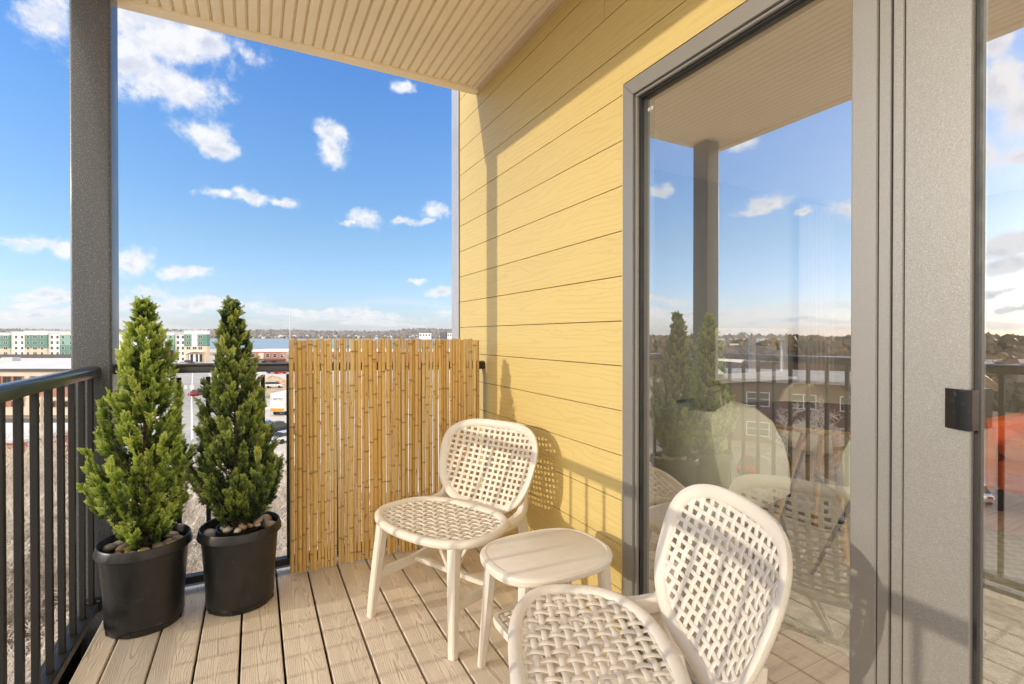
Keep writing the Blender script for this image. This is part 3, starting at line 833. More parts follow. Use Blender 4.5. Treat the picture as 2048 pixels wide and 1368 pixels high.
    for y in (-.475, .475): m = MB(); m.cbox(-.47, .16, y - .465, y + .465, .365, .50, .04); m.build('seat_cushion', M['sofa'], s)
    m = MB(); m.cbox(.18, .44, -.95, .95, .365, .80, .05); m.build('backrest', M['sofa'], s)
    for y in (-1.03, 1.03): m = MB(); m.cbox(-.46, .43, y - .075, y + .075, .14, .60, .03); m.build('armrest', M['sofa'], s)
    for x in (-.38, .36):
        for y in (-.95, .95): m = MB(); m.tube([(x, y, 0), (x, y, .139)], .02, 8); m.build('leg', M['darkleg'], s)
build_room()

# ------------------------------------------------------------------ the town below
G = -13.2
TH = R(27.5)
def CF(a, D, z=0): return (a * math.cos(TH) + D * math.sin(TH), -a * math.sin(TH) + D * math.cos(TH), z)
def ground_mat():
    m, t, b = mat('town_ground', (.3, .28, .25), .9)
    p = t.obj()
    n = t.noise(p, .012, 5, .6); n2 = t.noise(p, .35, 5, .7); n3 = t.noise(p, 2.5, 4, .7)
    c = t.ramp(n, [(.36, (.34, .30, .19)), (.46, (.52, .47, .40)), (.58, (.60, .56, .50)), (.70, (.40, .34, .24))])
    c = t.mix(t.math('MULTIPLY', t.smooth(n2, .4, .7), .4), c, (.64, .59, .52))
    c = t.mix(t.math('MULTIPLY', t.smooth(n3, .5, .7), .35), c, (.24, .19, .14))
    t.put(b, 'Base Color', c); return m
M['ground'] = ground_mat()
M['asphalt'] = noisy('asphalt', (.36, .35, .34), .85, .2, .3, 0)
M['lot'] = noisy('old_asphalt', (.20, .18, .17), .9, .25, .3)
M['concrete'] = noisy('concrete_lot', (.52, .50, .47), .85, .14, .25)
M['line'] = noisy('road_line', (.72, .70, .66), .8)
M['grass'] = noisy('verge_grass', (.24, .26, .09), .9, .35, .8)
M['dirt'] = noisy('dirt', (.46, .36, .25), .9, .3, .6)
M['water'] = mat('lake_water', (.24, .32, .36), .35, 0, .5)[0]
def sheet(name, pts, z, m, kind='structure'):
    b = MB(); b.add([(*CF(a, D)[:2], z) for a, D in pts], [tuple(range(len(pts)))]); o = b.build(name, m); tag(o, kind=kind); return o
g = MB(); g.add([(-9000, -9000, G), (9000, -9000, G), (9000, 9000, G), (-9000, 9000, G)], [(0, 1, 2, 3)]); tag(g.build('ground', M['ground']), kind='structure')
def road(name, pts, w, z, m):
    P = [Vector((*CF(a, D)[:2], 0)) for a, D in pts]; L, Rr = [], []
    for i, p in enumerate(P):
        t = (P[min(i + 1, len(P) - 1)] - P[max(i - 1, 0)]).normalized(); n = Vector((t.y, -t.x, 0)); L.append(p - n * w / 2); Rr.append(p + n * w / 2)
    b = MB(); vs = [(q.x, q.y, z) for q in L + Rr]; k = len(P); b.add(vs, [(i, i + k, i + k + 1, i + 1) for i in range(k - 1)]); return tag(b.build(name, m), kind='structure')
road('pavement', [(-26, 40), (-71, 110), (-171, 264)], 15, G + .10, M['concrete'])
road('road', [(-20, 31), (-71.5, 110), (-172, 266)], 9.5, G + .22, M['asphalt'])
road('road_marking', [(-20, 31), (-71.5, 110), (-172, 266)], .28, G + .228, M['line'])
road('road', [(-330, 250), (-172, 252), (60, 250)], 12, G + .24, M['asphalt'])
sheet('parking_lot', [(-60, 112), (-33, 45), (10, 45), (40, 112)], G + .06, M['concrete'])
sheet('parking_lot', [(-95, 150), (-100, 205), (60, 205), (60, 150)], G + .07, M['concrete'])
sheet('grass_verge', [(-88, 146), (-60, 113), (40, 113), (60, 149)], G + .05, M['dirt'])
sheet('grass_verge', [(-96, 205.5), (-100, 216), (60, 216), (60, 205.5)], G + .05, M['grass'])
sheet('grass_verge', [(-62, 118), (-60, 113), (40, 113), (40, 118)], G + .08, M['grass'])
# parking bay lines
b = MB()
for i in range(9):
    a = -37 + i * 2.7
    for D in (56, 70):
        q = [CF(a, D), CF(a + .12, D), CF(a + .12, D + 4.6), CF(a, D + 4.6)]; b.add([(x, y, G + .068) for x, y, _ in q], [(0, 1, 2, 3)])
tag(b.build('bay_marking', M['line']), kind='structure')
sheet('lake', [(-345, 535), (-1500, 2330), (600, 2330), (900, 560), (200, 520)], G + .3, M['water'])
def mound():
    rnd = random.Random(3); b = MB(); rs = []
    for r, z in ((4.6, 0), (3.6, .5), (2.4, 1.3), (1.2, 2.0), (.2, 2.3)): rs.append([((r + rnd.uniform(-.4, .4)) * 1.3 * math.cos(2 * PI * i / 14), (r + rnd.uniform(-.4, .4)) * math.sin(2 * PI * i / 14), z + rnd.uniform(-.1, .1)) for i in range(14)])
    b.rings(rs, False, True); return tag(b.build('dirt_mound', M['dirt'], None, False, CF(-72, 148, G)), 'brown heap of dirt on the cleared lot beyond the railing', 'dirt heap')
mound()

# --- hills and far wood
def hh(a, D):
    n = math.sin(a * .0021 + 1) * .5 + math.sin(a * .0047 + D * .001) * .3 + math.sin(a * .011 + 2 + D * .002) * .2
    q = min(1, max(0, (D - 2350) / 2100)); q = q * q * (3 - 2 * q)
    left = min(1, max(0, (-a / D - .85) / .12)); mid = math.exp(-((a / D + .19) / .07) ** 2)
    return G + 1.0 + q * (58 + 14 * n + 16 * left + 16 * mid)
def far_mat():
    m, t, b = mat('far_hill', (.13, .11, .08), .95)
    p = t.obj(); n = t.noise(p, .012, 6, .75); n2 = t.noise(p, .03, 4, .7)
    c = t.ramp(n, [(.36, (.055, .07, .045)), (.46, (.15, .115, .075)), (.55, (.22, .165, .11)), (.64, (.085, .095, .06)), (.74, (.25, .15, .075))])
    t.put(b, 'Base Color', t.mix(t.smooth(n2, .55, .75), c, (.24, .21, .17))); return m
M['hill'] = far_mat()
b = MB(); rows = []
for D in (2335, 2500, 2700, 2900, 3200, 3500, 3900, 4300, 4800, 5600): rows.append([(*CF(-6500 + 100 * i, D)[:2], hh(-6500 + 100 * i, D) if D > 2335 else G - .5) for i in range(121)])
b.rings(rows, closed=False); tag(b.build('hills', M['hill'], None, True), kind='structure')
M['farleaf'] = leaf_mat('far_autumn_trees', [(0, (.045, .055, .03)), (.3, (.10, .095, .05)), (.55, (.19, .135, .075)), (.8, (.26, .15, .06)), (1, (.22, .19, .15))], .15)
def crowns(name, spots, seed, lobes=1):
    rnd = random.Random(seed); b = MB()
    for x, y, z, r in spots:
        tt = rnd.random()
        for k in range(lobes):
            o = len(b.v); s_ = 1 if lobes == 1 else rnd.uniform(.28, .5); f = 0 if lobes == 1 else r * .62
            c = (x + rnd.uniform(-f, f), y + rnd.uniform(-f, f), z + r * .9 + rnd.uniform(-f, f))
            b.ell(c, (r * s_ * rnd.uniform(.8, 1.1), r * s_ * rnd.uniform(.8, 1.1), r * s_ * rnd.uniform(.8, 1.2)), 6, 4, None, .25, rnd)
            for i in range(o, len(b.v)): b.t[i] = min(1, max(0, tt + rnd.uniform(-.15, .15)))
    return tag(b.build(name, M['farleaf'], attr=True), kind='stuff')
rnd = random.Random(17); sp = []
for i in range(2600):
    D = 2345 + 2300 * rnd.random() ** 1.7; a = rnd.uniform(-1.12, .35) * D; sp.append((*CF(a, D)[:2], hh(a, D) - 2, rnd.uniform(3.5, 7)))
crowns('far_wood', sp, 1)
sp = []
for i in range(700):   # autumn wood beyond the apartments and round to the left of the balcony
    az = R(rnd.uniform(-100, -30)); d = rnd.uniform(330, 620); sp.append((d * math.sin(az), d * math.cos(az), G - 1, rnd.uniform(5.5, 9)))
for i in range(260):
    D = rnd.uniform(300, 420); a = rnd.uniform(-1.25, -.66) * D; sp.append((*CF(a, D)[:2], G - 2, rnd.uniform(5, 8)))
for i in range(260):
    az = R(rnd.uniform(33, 75)); d = rnd.uniform(260, 800); sp.append((d * math.sin(az), d * math.cos(az), G - 1, rnd.uniform(4, 7)))
for i in range(170):   # brown trees nearer by, left of the balcony
    az = R(rnd.uniform(-82, -66)); d = rnd.uniform(130, 300); sp.append((d * math.sin(az), d * math.cos(az), G - 1, rnd.uniform(3, 5)))
crowns('autumn_wood', sp, 2, 12)

# --- buildings
M['bwhite'] = noisy('white_cladding', (.80, .80, .83), .7, .04, .3)
M['bgreen'] = noisy('green_cladding', (.10, .235, .20), .7, .06, .3)
M['blgreen'] = noisy('pale_green_cladding', (.22, .38, .33), .7, .06, .3)
M['btan'] = noisy('tan_masonry', (.64, .52, .40), .8, .08, .4)
M['wfr'] = noisy('white_window_frame', (.72, .72, .72), .6)
M['wgl'] = noisy('dark_window_glass', (.045, .05, .055), .12, .3, .5)
M['roofgrey'] = noisy('flat_roof', (.58, .58, .59), .85, .12, .15)
M['roofdark'] = noisy('dark_roof_edge', (.09, .09, .09), .8)
def brick_mat(name, c1, c2, mortar):
    m, t, b = mat(name, c1, .85)
    x, y, z = t.xyz(t.obj())
    n = t.noise(t.obj(), .8, 4, .7)
    br = t.node('ShaderNodeTexBrick', {'Vector': t.comb(t.math('ADD', x, y), z, 0.0), 'Color1': c1, 'Color2': c2, 'Mortar': mortar, 'Scale': 3.0, 'Mortar Size': .012, 'Brick Width': .7, 'Row Height': .25})
    t.put(b, 'Base Color', t.mix(t.math('MULTIPLY', n, .35), br.outputs[0], tuple(c * .7 for c in c1))); return m
M['brick'] = brick_mat('red_brick', (.46, .18, .125), (.38, .145, .10), (.52, .44, .38))
M['brickd'] = brick_mat('brown_brick', (.15, .068, .048), (.115, .052, .038), (.17, .13, .105))
M['beige'] = noisy('beige_concrete', (.70, .62, .52), .8, .08, .3)
class Bld:
    """a building in its own frame: x along the front, y away from the viewer, z up from the ground"""
    def __init__(s, name, loc, rz, label, cat='building', group=None):
        s.e = empty(name, loc, rz, label, cat, group); s.win = {}
    def box(s, name, m, x0, x1, y0, y1, z0, z1):
        b = MB(); b.box(x0, x1, y0, y1, z0, z1); return b.build(name, m, s.e)
    def window(s, x, y, z, w, h, split=1, frame='wfr', half=True):
        key = (w, h, split, frame, half)
        if key not in s.win:
            b = MB(); f = .10 * min(1, w); b.mi = 0
            b.box(-w / 2 - f, w / 2 + f, -.06, .0, -f, 0); b.box(-w / 2 - f, w / 2 + f, -.06, 0, h, h + f); b.box(-w / 2 - f, -w / 2, -.06, 0, 0, h); b.box(w / 2, w / 2 + f, -.06, 0, 0, h)
            for i in range(1, split): q = -w / 2 + w * i / split; b.box(q - .06, q + .06, -.055, 0, .001, h - .001)
            if half: b.box(-w / 2 + .001, w / 2 - .001, -.05, 0, h * .5, h * .5 + .07)
            b.mi = 1; b.box(-w / 2, w / 2, -.03, -.004, 0.002, h - .002)
            s.win[key] = o = b.build('window', [M[frame], M['wgl']], s.e)
        else:
            o = s.win[key].copy(); COL.objects.link(o); o.parent = s.e
        o.location = (x, y, z); return o

def apartments():
    B = Bld('apartment_block', CF(-229, 268, G), -TH, 'long five storey apartment block with green, white and tan walls across the street', 'apartment block')
    def X(px): return (px - 1024) / 987 * 268 + 229
    fl = 2.99
    # px0, px1, setback, roof height, [(material, z0, z1)], windows per floor
    secs = [(-48, 19, 0, 15.8, [('btan', 0, 7.4), ('bgreen', 7.4, 14.6), ('bwhite', 14.6, 15.8)], (-36, -18, -2, 11)),
            (19, 49, .9, 16.4, [('bwhite', 0, 16.4)], (29, 41)),
            (49, 94, 0, 16.9, [('btan', 0, 7.4), ('bgreen', 7.4, 14.8), ('bwhite', 14.8, 16.9)], (56, 70, 84)),
            (94, 119, .9, 15.4, [('bwhite', 0, 15.4)], (101, 112)),
            (119, 150, 0, 16.2, [('bgreen', 0, 9.2), ('blgreen', 9.2, 15), ('bwhite', 15, 16.2)], (126, 142)),
            (150, 316, .6, 15.6, [('btan', 0, 6.0), ('bwhite', 6, 15.6)], ()),
            (316, 325.5, 0, 16.1, [('blgreen', 0, 15), ('bwhite', 15, 16.1)], (320,)),
            (325.5, 333.5, .7, 16.5, [('bwhite', 0, 16.5)], (329.5,)),
            (333.5, 348, 0, 15.9, [('bgreen', 0, 9.5), ('blgreen', 9.5, 14.7), ('bwhite', 14.7, 15.9)], (341,)),
            (348, 370, .9, 15.0, [('bwhite', 0, 15.0)], (354, 363.5)),
            (370, 416, -.8, 17.0, [('btan', 0, 8.6), ('bgreen', 8.6, 15.1), ('bwhite', 15.1, 17.0)], (379, 391, 402.5))]
    for p0, p1, sb, H, lay, ws in secs:
        for mt, z0, z1 in lay: B.box('wall', M[mt], X(p0), X(p1) - .003, sb, sb + (2.5 if p0 == 370 else 17), z0, z1 - .003)
        B.box('roof', M['roofgrey'], X(p0) - .25, X(p1) + .2, sb - .3, sb + (2.7 if p0 == 370 else 17.2), H, H + .3)
        for i, px in enumerate(ws):
            for k in range(5):
                z = .9 + fl * k
                if p0 == 370 and k < 2: continue
                wide = 2.1 if (px in (70, 379, 391, 402.5) or p0 < 0 and i % 2) else 1.25
                B.window(X(px), sb - .004, z, wide, 1.45, 2 if wide > 2 else 1)
    B.box('white_panel', M['bwhite'], X(385.5), X(396.5), -.86, -.80, 8.6, 15.1)
    m = MB(); rs = []          # arched entrance canopy
    for y in (-3.6, -.82): rs.append([(X(376) + (X(410) - X(376)) * i / 14, y, 3.6 + 2.6 * math.sin(PI * (.12 + .55 * i / 14))) for i in range(15)] + [(X(376) + (X(410) - X(376)) * i / 14, y, 3.2 + 2.6 * math.sin(PI * (.12 + .55 * i / 14))) for i in range(14, -1, -1)])
    m.rings(rs, True, True); m.build('canopy', M['bwhite'], B.e)
    for px in (378, 387, 396, 405): B.box('canopy_post', M['bwhite'], X(px) - .25, X(px) + .25, -3.4, -3.0, 0, 4.4)
    B.box('entrance_glass', M['wgl'], X(379), X(406), -.9, -.81, .2, 4.2)
    B.box('lobby_panel', M['bwhite'], X(388.5), X(394), -1.0, -.9, .2, 4.4)
apartments()

def school():
    B = Bld('brick_school', CF(-105, 89, G), -TH, 'low brick and beige school building with flat grey roof beyond the side railing', 'school')
    def wing(name, m, x0, x1, y0, y1, z0, z1, sh=-.647):
        b = MB(); fp = [(x0 + sh * y0, y0), (x1 + sh * y0, y0), (x1 + sh * y1, y1), (x0 + sh * y1, y1)]
        b.rings([[(x, y, z) for x, y in fp] for z in (z0, z1)], True, True); b.build(name, m, B.e)
    wing('wall', M['beige'], -45, 28, 0, 42, 0, 8.1); wing('roof', M['roofgrey'], -45.2, 28.2, -.2, 42.2, 8.13, 8.42)
    wing('roof_edge', M['roofdark'], -45.3, 28.3, -.32, -.2, 7.95, 8.44); wing('roof_edge', M['roofdark'], -45.3, 28.3, 42.2, 42.6, 8.2, 9.4)
    for i in range(5):
        x = -24.6 + 8.95 * i + 36.2
        x = 13.4 - 8.95 * (3 - i) + 8.6
        if x > 24 or x < -36: continue
        B.box('brick_bay', M['brick'], x - 4.0, x + 3.9, -.12, -.002, 1.6, 7.1)
        for k in range(4): B.window(x - 2.85 + 1.9 * k, -.124, 5.2, 1.25, 1.75, 2, 'roofdark', False)
        for k in range(3): B.window(x - 2.4 + 2.4 * k, -.124, .35 + 1.3, 1.1, .8, 1, 'roofdark', False)
        B.box('spandrel_band', M['beige'], x - 4.1, x + 4.0, -.2, -.1205, 2.7, 3.3)
    B.box('roof_unit', M['grey_trim'], -30, -26, 20, 23, 8.43, 9.6); B.box('roof_unit', M['grey_trim'], -14, -11.5, 26, 28, 8.43, 9.3)
    A = Bld('annex', CF(-56, 47, G), -TH, 'low brick annex with pale flat roof in front of the school', 'annex')
    A.box('wall', M['brick'], -12, 9, 0, 9, 0, 4.2); A.box('roof', M['roofgrey'], -12.3, 9.3, -.3, 9.3, 4.2, 4.45); A.box('roof_edge', M['roofdark'], -12.4, 9.4, 9.3, 9.5, 4.2, 4.9)
    for k in range(6): A.window(-10 + 3.2 * k, -.004, 1.2, 1.5, 1.6, 2, 'wfr', False)
school()

def brick_office():
    B = Bld('brick_office', CF(-95, 226, G), -TH, 'two storey red brick office with white windows by the lake shore', 'office')
    B.box('wall', M['brick'], -26, 80, 0, 18, 0, 7.0); B.box('roof', M['bwhite'], -26.3, 80.3, -.3, 18.3, 7.0, 7.9)
    B.box('entrance_canopy', M['roofdark'], -26, -8, -4, -.01, 3.4, 3.8); B.box('pale_bay', M['beige'], -21, -18.8, -.1, -.002, 0, 6.4)
    B.box('roof_unit', M['grey_trim'], 0, 4, 6, 9, 7.9, 9.2)
    for k in range(14):
        x = -23.5 + 3.3 * k
        B.window(x, -.004, 4.5, 1.5, 1.5, 1); 
        if x > -8: B.window(x, -.004, .9, 2.1, 1.8, 2)
    for k in range(3): B.window(-23 + 4.5 * k, -.12, .3, 2.0, 2.3, 2, 'roofdark', False)
brick_office()

def far_blocks():
    for name, a0, D, w, h, mt, lab in (('office_block', -335, 1900, 44, 24, 'bwhite', 'white far block at the left of three by the yellow wall'), ('office_block', -265, 1900, 25, 27, 'roofdark', 'dark far block between two white ones by the yellow wall'), ('office_block', -232, 1900, 34, 24, 'bwhite', 'white far block nearest to the yellow wall corner')):
        B = Bld(name, CF(a0, D, G), -TH, lab, 'building', 'far office blocks beyond the lake')
        B.box('wall', M[mt], -w / 2, w / 2, 0, 20, 0, h)
        for k in range(4): B.window(-w / 2 + w * (k + .5) / 4, -.01, h * .55, w * .14, h * .25, 1)
far_blocks()

def house_mesh(w, d, h):
    b = MB(); b.mi = 0; b.box(-w / 2, w / 2, -d / 2, d / 2, 0, h)
    b.mi = 1; rh = w * .38; o = .5
    b.rings([[(-w / 2 - o, y, h - .2), (0, y, h + rh), (w / 2 + o, y, h - .2)] for y in (-d / 2 - o, d / 2 + o)], True, True)
    b.mi = 2
    for i in (-1, 1):
        for z in (h * .16, h * .58): b.box(i * w * .22 - .6, i * w * .22 + .6, -d / 2 - .05, -d / 2 - .002, z, z + 1.4)
    return b
M['roofbrown'] = noisy('brown_shingle', (.13, .115, .105), .85, .2, .5)
protos = [house_mesh(9, 11, 6).build('house', [M['bwhite'], M['roofbrown'], M['wgl']]), house_mesh(13, 9, 5).build('house', [M['bwhite'], M['roofgrey'], M['wgl']])]
rnd = random.Random(23); used = [0, 0]
def put_house(loc, rz, s, label, group):
    i = rnd.randint(0, 1); o = protos[i] if not used[i] else protos[i].copy()
    if used[i]: COL.objects.link(o)
    used[i] = 1; o.location = loc; o.rotation_euler = (0, 0, rz); o.scale = (s,) * 3; tag(o, label, 'house', group)
for i in range(60):
    D = rnd.uniform(2360, 2900); a = rnd.uniform(-.56, -.10) * D; put_house(CF(a, D, hh(a, D) - 1), rnd.uniform(-.5, .5) - TH, rnd.uniform(.9, 1.7), 'tiny pale house among trees on the far lake shore', 'houses on the far shore')
for i in range(26):
    az = R(rnd.uniform(44, 60)); d = rnd.uniform(90, 420); put_house((d * math.sin(az), d * math.cos(az), G), rnd.uniform(0, 3), rnd.uniform(.9, 1.2), 'pale house in the town seen through the room window', 'houses seen through the room')

# left of the balcony: what the door glass reflects
def left_town():
    az = R(-57)
    def LF(a, D): c, s_ = math.cos(az), math.sin(az); return (2.5 + a * c + D * s_, -a * s_ + D * c, G)
    B = Bld('brick_hall', LF(0, 74), -az, 'brown brick hall with white windows, reflected in the door glass', 'building')
    B.box('wall', M['brickd'], -15, 12, 0, 22, 0, 8.2); B.box('roof', M['asphalt'], -15.3, 12.3, -.3, 22.3, 8.2, 8.6)
    for k in range(5):
        for z in (1.0, 5.0): B.window(-12 + 5.3 * k, -.004, z, 2.6, 1.7, 2)
    B = Bld('store', LF(-20, 170), -az, 'long pale roofed store beyond the brown brick hall, seen in reflection', 'building')
    B.box('wall', M['brickd'], -50, 70, 0, 40, 0, 6.4); B.box('roof', M['asphalt'], -50.4, 70.4, -.4, 40.4, 6.4, 7.1)
    B = Bld('brick_tower', LF(-34, 235), -az, 'tall brown brick apartment tower on the reflected skyline', 'apartment block')
    B.box('wall', M['btan'], -10, 10, 0, 14, 0, 18.4); B.box('roof', M['roofdark'], -10.2, 10.2, -.2, 14.2, 18.4, 18.8)
    for k in range(4):
        for f_ in range(6): B.window(-7.5 + 5 * k, -.004, 1.2 + 3 * f_, 1.8, 1.4, 1)
    b = MB(); q = [LF(-60, 8), LF(50, 8), LF(60, 70), LF(-60, 70)]; b.add([(x, y, G + .05) for x, y, _ in q], [(0, 1, 2, 3)]); tag(b.build('parking_lot', M['lot']), kind='structure')
    b = MB(); q = [LF(-260, 8), LF(-60.2, 8), LF(-60.2, 70.2), LF(120, 70.2), LF(160, 330), LF(-330, 330)]; b.add([(x, y, G + .04) for x, y, _ in q], [(0, 1, 2, 3, 4, 5)]); tag(b.build('field', noisy('brown_field', (.27, .205, .145), .95, .35, .08)), kind='structure')
    return LF
LF = left_town()

# --- cars
M['tyre'] = noisy('tyre', (.02, .02, .02), .8)
M['cglass'] = noisy('car_glass', (.02, .025, .03), .08)
M['lamp'] = noisy('headlight_glass', (.7, .7, .7), .15); M['tail'] = noisy('tail_light', (.45, .02, .02), .2)
PAINT = {k: noisy('car_paint_' + k, c, .25, .05, 1, 0, 0, .6) for k, c in dict(white=(.75, .75, .75), dark=(.03, .035, .045), silver=(.42, .43, .45), red=(.40, .03, .03), blue=(.06, .10, .20)).items()}
def make_car(kind):
    c = empty('parked_car' if kind == 'sedan' else 'parked_van', (0, 0, 0))
    if kind == 'sedan':
        low = [(-2.2, .35), (-2.24, .62), (-2.12, .86), (-1.55, .93), (1.0, .93), (1.9, .82), (2.2, .62), (2.22, .35)]; cab = [(-1.65, .92), (-1.0, 1.38), (-.1, 1.44), (.45, 1.38), (1.15, .92)]
    else:
        low = [(-2.35, .38), (-2.4, .75), (-2.36, 1.0), (1.15, 1.02), (2.0, .88), (2.28, .68), (2.3, .38)]; cab = [(-2.3, 1.0), (-2.1, 1.68), (-.2, 1.74), (.5, 1.68), (1.25, 1.0)]
    m = MB(); m.rings([[(x, y * (1 if z < .8 else .96), z) for x, z in low] for y in (-.88, -.82, .82, .88)], True, True); body = m.build('body', PAINT['white'], c)
    m = MB(); m.rings([[(x * (1 if abs(y) > .6 else 1.0), y * (1 - .2 * (z > 1.1)), z) for x, z in cab] for y in (-.80, .80)], True, True); m.build('window_glass', M['cglass'], c)
    m = MB(); zt = max(z for x, z in cab); rx = [x for x, z in cab if z > zt - .1]; m.cbox(min(rx) - .02, max(rx) + .02, -.66, .66, zt - .05, zt + .03, .02); roof = m.build('roof', PAINT['white'], c)
    for x in (-1.38, 1.4):
        for y in (-.80, .80):
            m = MB(); m.tube([(x, y - .11, .33), (x, y + .11, .33)], .33, 16); m.build('wheel', M['tyre'], c)
    for y in (-.6, .6):
        m = MB(); m.box(low[-2][0] - .1, low[-2][0] + .02, y - .18, y + .18, .58, .70); m.build('headlight', M['lamp'], c)
        m = MB(); m.box(low[1][0] - .02, low[1][0] + .1, y - .18, y + .18, .64, .80); m.build('tail_light', M['tail'], c)
    return c
cars = {k: make_car(k) for k in ('sedan', 'van')}; firstc = {'sedan': 1, 'van': 1}
def put_car(kind, loc, rz, paint, label, group='cars parked around the lots'):
    if firstc[kind]: o = cars[kind]; firstc[kind] = 0
    else: o = copy_tree(cars[kind])
    o.location = loc; o.rotation_euler = (0, 0, rz); tag(o, label, 'car' if kind == 'sedan' else 'van', group)
    for ch in kids(o):
        if ch.name.split('.')[0] in ('body', 'roof'):
            ch.material_slots[0].link = 'OBJECT'; ch.material_slots[0].material = PAINT[paint]
for kind, px, py, ang, paint, lab in (
        ('van', 549, 776, 8, 'white', 'white van parked beside the truck on the cleared lot'), ('sedan', 531, 861, 15, 'silver', 'silver car behind the dark hatchback near the right conifer'),
        ('van', 556, 868, 60, 'dark', 'dark hatchback seen from behind between conifer and bamboo screen'), ('sedan', 574, 884, 60, 'white', 'white car partly hidden by the bamboo screen edge'),
        ('sedan', 558, 948, 70, 'white', 'white car in the nearest bay of the lot below the dark hatchback'), ('sedan', 613, 858, 60, 'red', 'red car behind the bamboo screen'),
        ('sedan', 366, 730, 0, 'white', 'white car in front of the apartment entrance'), ('sedan', 350, 729, 0, 'silver', 'silver car at the kerb left of the white one by the apartments'),
        ('van', 379, 728, 0, 'dark', 'dark van at the kerb right of the white one by the apartments'), ('sedan', 338, 729, 0, 'dark', 'dark car farthest left at the apartment kerb'),
        ('sedan', 394, 792, 95, 'red', 'red car driving along the road beside the right conifer'), ('sedan', 546, 747, 10, 'blue', 'blue car in the far lot beyond the dirt heap'), ('sedan', 561, 748, 10, 'red', 'dark red car in the far lot beyond the dirt heap'), ('sedan', 573, 746, 10, 'dark', 'black car in the far lot beside the bamboo edge')):
    D = 14.4 * 987 / (py - 671.2); a = (px - 1024) / 987 * D
    put_car(kind, CF(a, D, G + (.07 if D < 200 else .24)), R(ang) - TH, paint, lab)
for a, D, ang, p, lab in ((-14, 58, 90, 'white', 'white car in the far row before the brown brick hall'), (-10.8, 58, 90, 'dark', 'dark car beside the white one before the brown brick hall'),
        (4, 58, 90, 'red', 'red car parked alone before the brown brick hall'), (11, 57, 90, 'blue', 'blue car at the end of the row before the brown brick hall'), (2, 38, 95, 'silver', 'silver car nearest the balcony in the reflected lot')):
    l = LF(a, D); put_car('sedan', (l[0], l[1], G + .05), R(ang + 57), p, lab, 'cars parked before the brick hall')

def truck():
    D = 88; a = -41.9
    t = empty('box_truck', CF(a, D, G + .07), -TH + R(-4), 'white box truck with blue lettering and orange base stripe', 'truck')
    m = MB(); m.cbox(-1.25, 1.25, 0, 6.4, .75, 4.0, .04); m.build('box', M['white'], t)
    m = MB(); m.box(-1.26, 1.26, -.012, -.001, .78, 1.35); m.build('stripe', noisy('orange_stripe', (.85, .26, .03), .5), t)
    m = MB(); m.box(-1.1, 1.1, -.010, -.001, 1.55, 1.60); m.box(-1.1, 1.1, -.010, -.001, 2.30, 2.34); m.build('door_seam', M['grey_trim'], t)
    fc = bpy.data.curves.new('lettering', 'FONT'); fc.body = 'UNITED'; fc.size = .62; fc.align_x = 'CENTER'; fc.extrude = .004; fc.offset = .012; fc.shear = .2
    o = bpy.data.objects.new('lettering', fc); COL.objects.link(o)
    dg = bpy.context.evaluated_depsgraph_get(); me = bpy.data.meshes.new_from_object(o.evaluated_get(dg)); bpy.data.objects.remove(o)
    me.materials.clear(); me.materials.append(noisy('blue_lettering', (.02, .05, .25), .5))
    o = bpy.data.objects.new('lettering', me); COL.objects.link(o); o.parent = t; o.location = (0, -.008, 2.78); o.rotation_euler = (R(90), 0, 0)
    m = MB(); m.cbox(-1.1, 1.1, 6.7, 8.6, .6, 2.6, .15); m.build('cab', M['white'], t)
    for y in (1.2, 2.2, 7.6):
        for x in (-1.05, 1.05): m = MB(); m.tube([(x - .14, y, .48), (x + .14, y, .48)], .48, 16); m.build('wheel', M['tyre'], t)
    m = MB(); m.box(-1.0, 1.0, .4, 7.0, .5, .74); m.build('chassis', M['black'], t)
truck()
def barrel(px, py, lab):
    D = 14.4 * 987 / (py - 671.2); a = (px - 1024) / 987 * D
    t = empty('traffic_barrel', CF(a, D, G + .08), 0, lab, 'barrel', 'orange barrels on the cleared lot')
    m = MB(); m.lathe([(.42, 0), (.42, .1), (.34, .12), (.30, 1.3), (.1, 1.34), (0, 1.34)], 14); m.build('drum', noisy('barrel_orange', (.80, .18, .03), .5), t, True)
    m = MB(); m.lathe([(.335, .5), (.338, .51), (.325, .72), (.322, .73)], 14); m.build('band', M['white'], t)
barrel(557, 772, 'orange barrel on the cleared lot, left of the pair'); barrel(567, 771, 'orange barrel beside the bamboo edge, right of the pair')
def pole(name, px, D, top, r, mt, lab, cat, arms=()):
    a = (px - 1024) / 987 * D
    t = empty(name, CF(a, D, G), -TH, lab, cat); m = MB(); m.tube([(0, 0, 0), (0, 0, top - G)], [r, r * .7], 10); m.build('shaft', M[mt], t)
    for z, w in arms: m = MB(); m.box(-w, w, -.06, .06, z - G, z - G + .12); m.build('crossarm', M[mt], t)
    return t
M['polewood'] = noisy('weathered_pole_wood', (.50, .40, .29), .85, .15, 2)
pole('utility_pole', 82.5, 50, -4.9, .16, 'polewood', 'pale wooden utility pole between the side railing balusters', 'pole', ((-5.6, 1.1), (-6.5, .9)))
pole('light_mast', 580, 232, 11.0, .22, 'grey_trim', 'thin tall light mast rising above the bamboo screen', 'mast')
s = pole('street_sign', 379, 105, G + 4.2, .07, 'grey_trim', 'pole with two white sign panels beside the road', 'sign')
for x in (-.9, .5): m = MB(); m.box(x - .45, x + .45, -.1, -.071, 3.0, 3.9); m.build('sign_panel', M['white'], s)

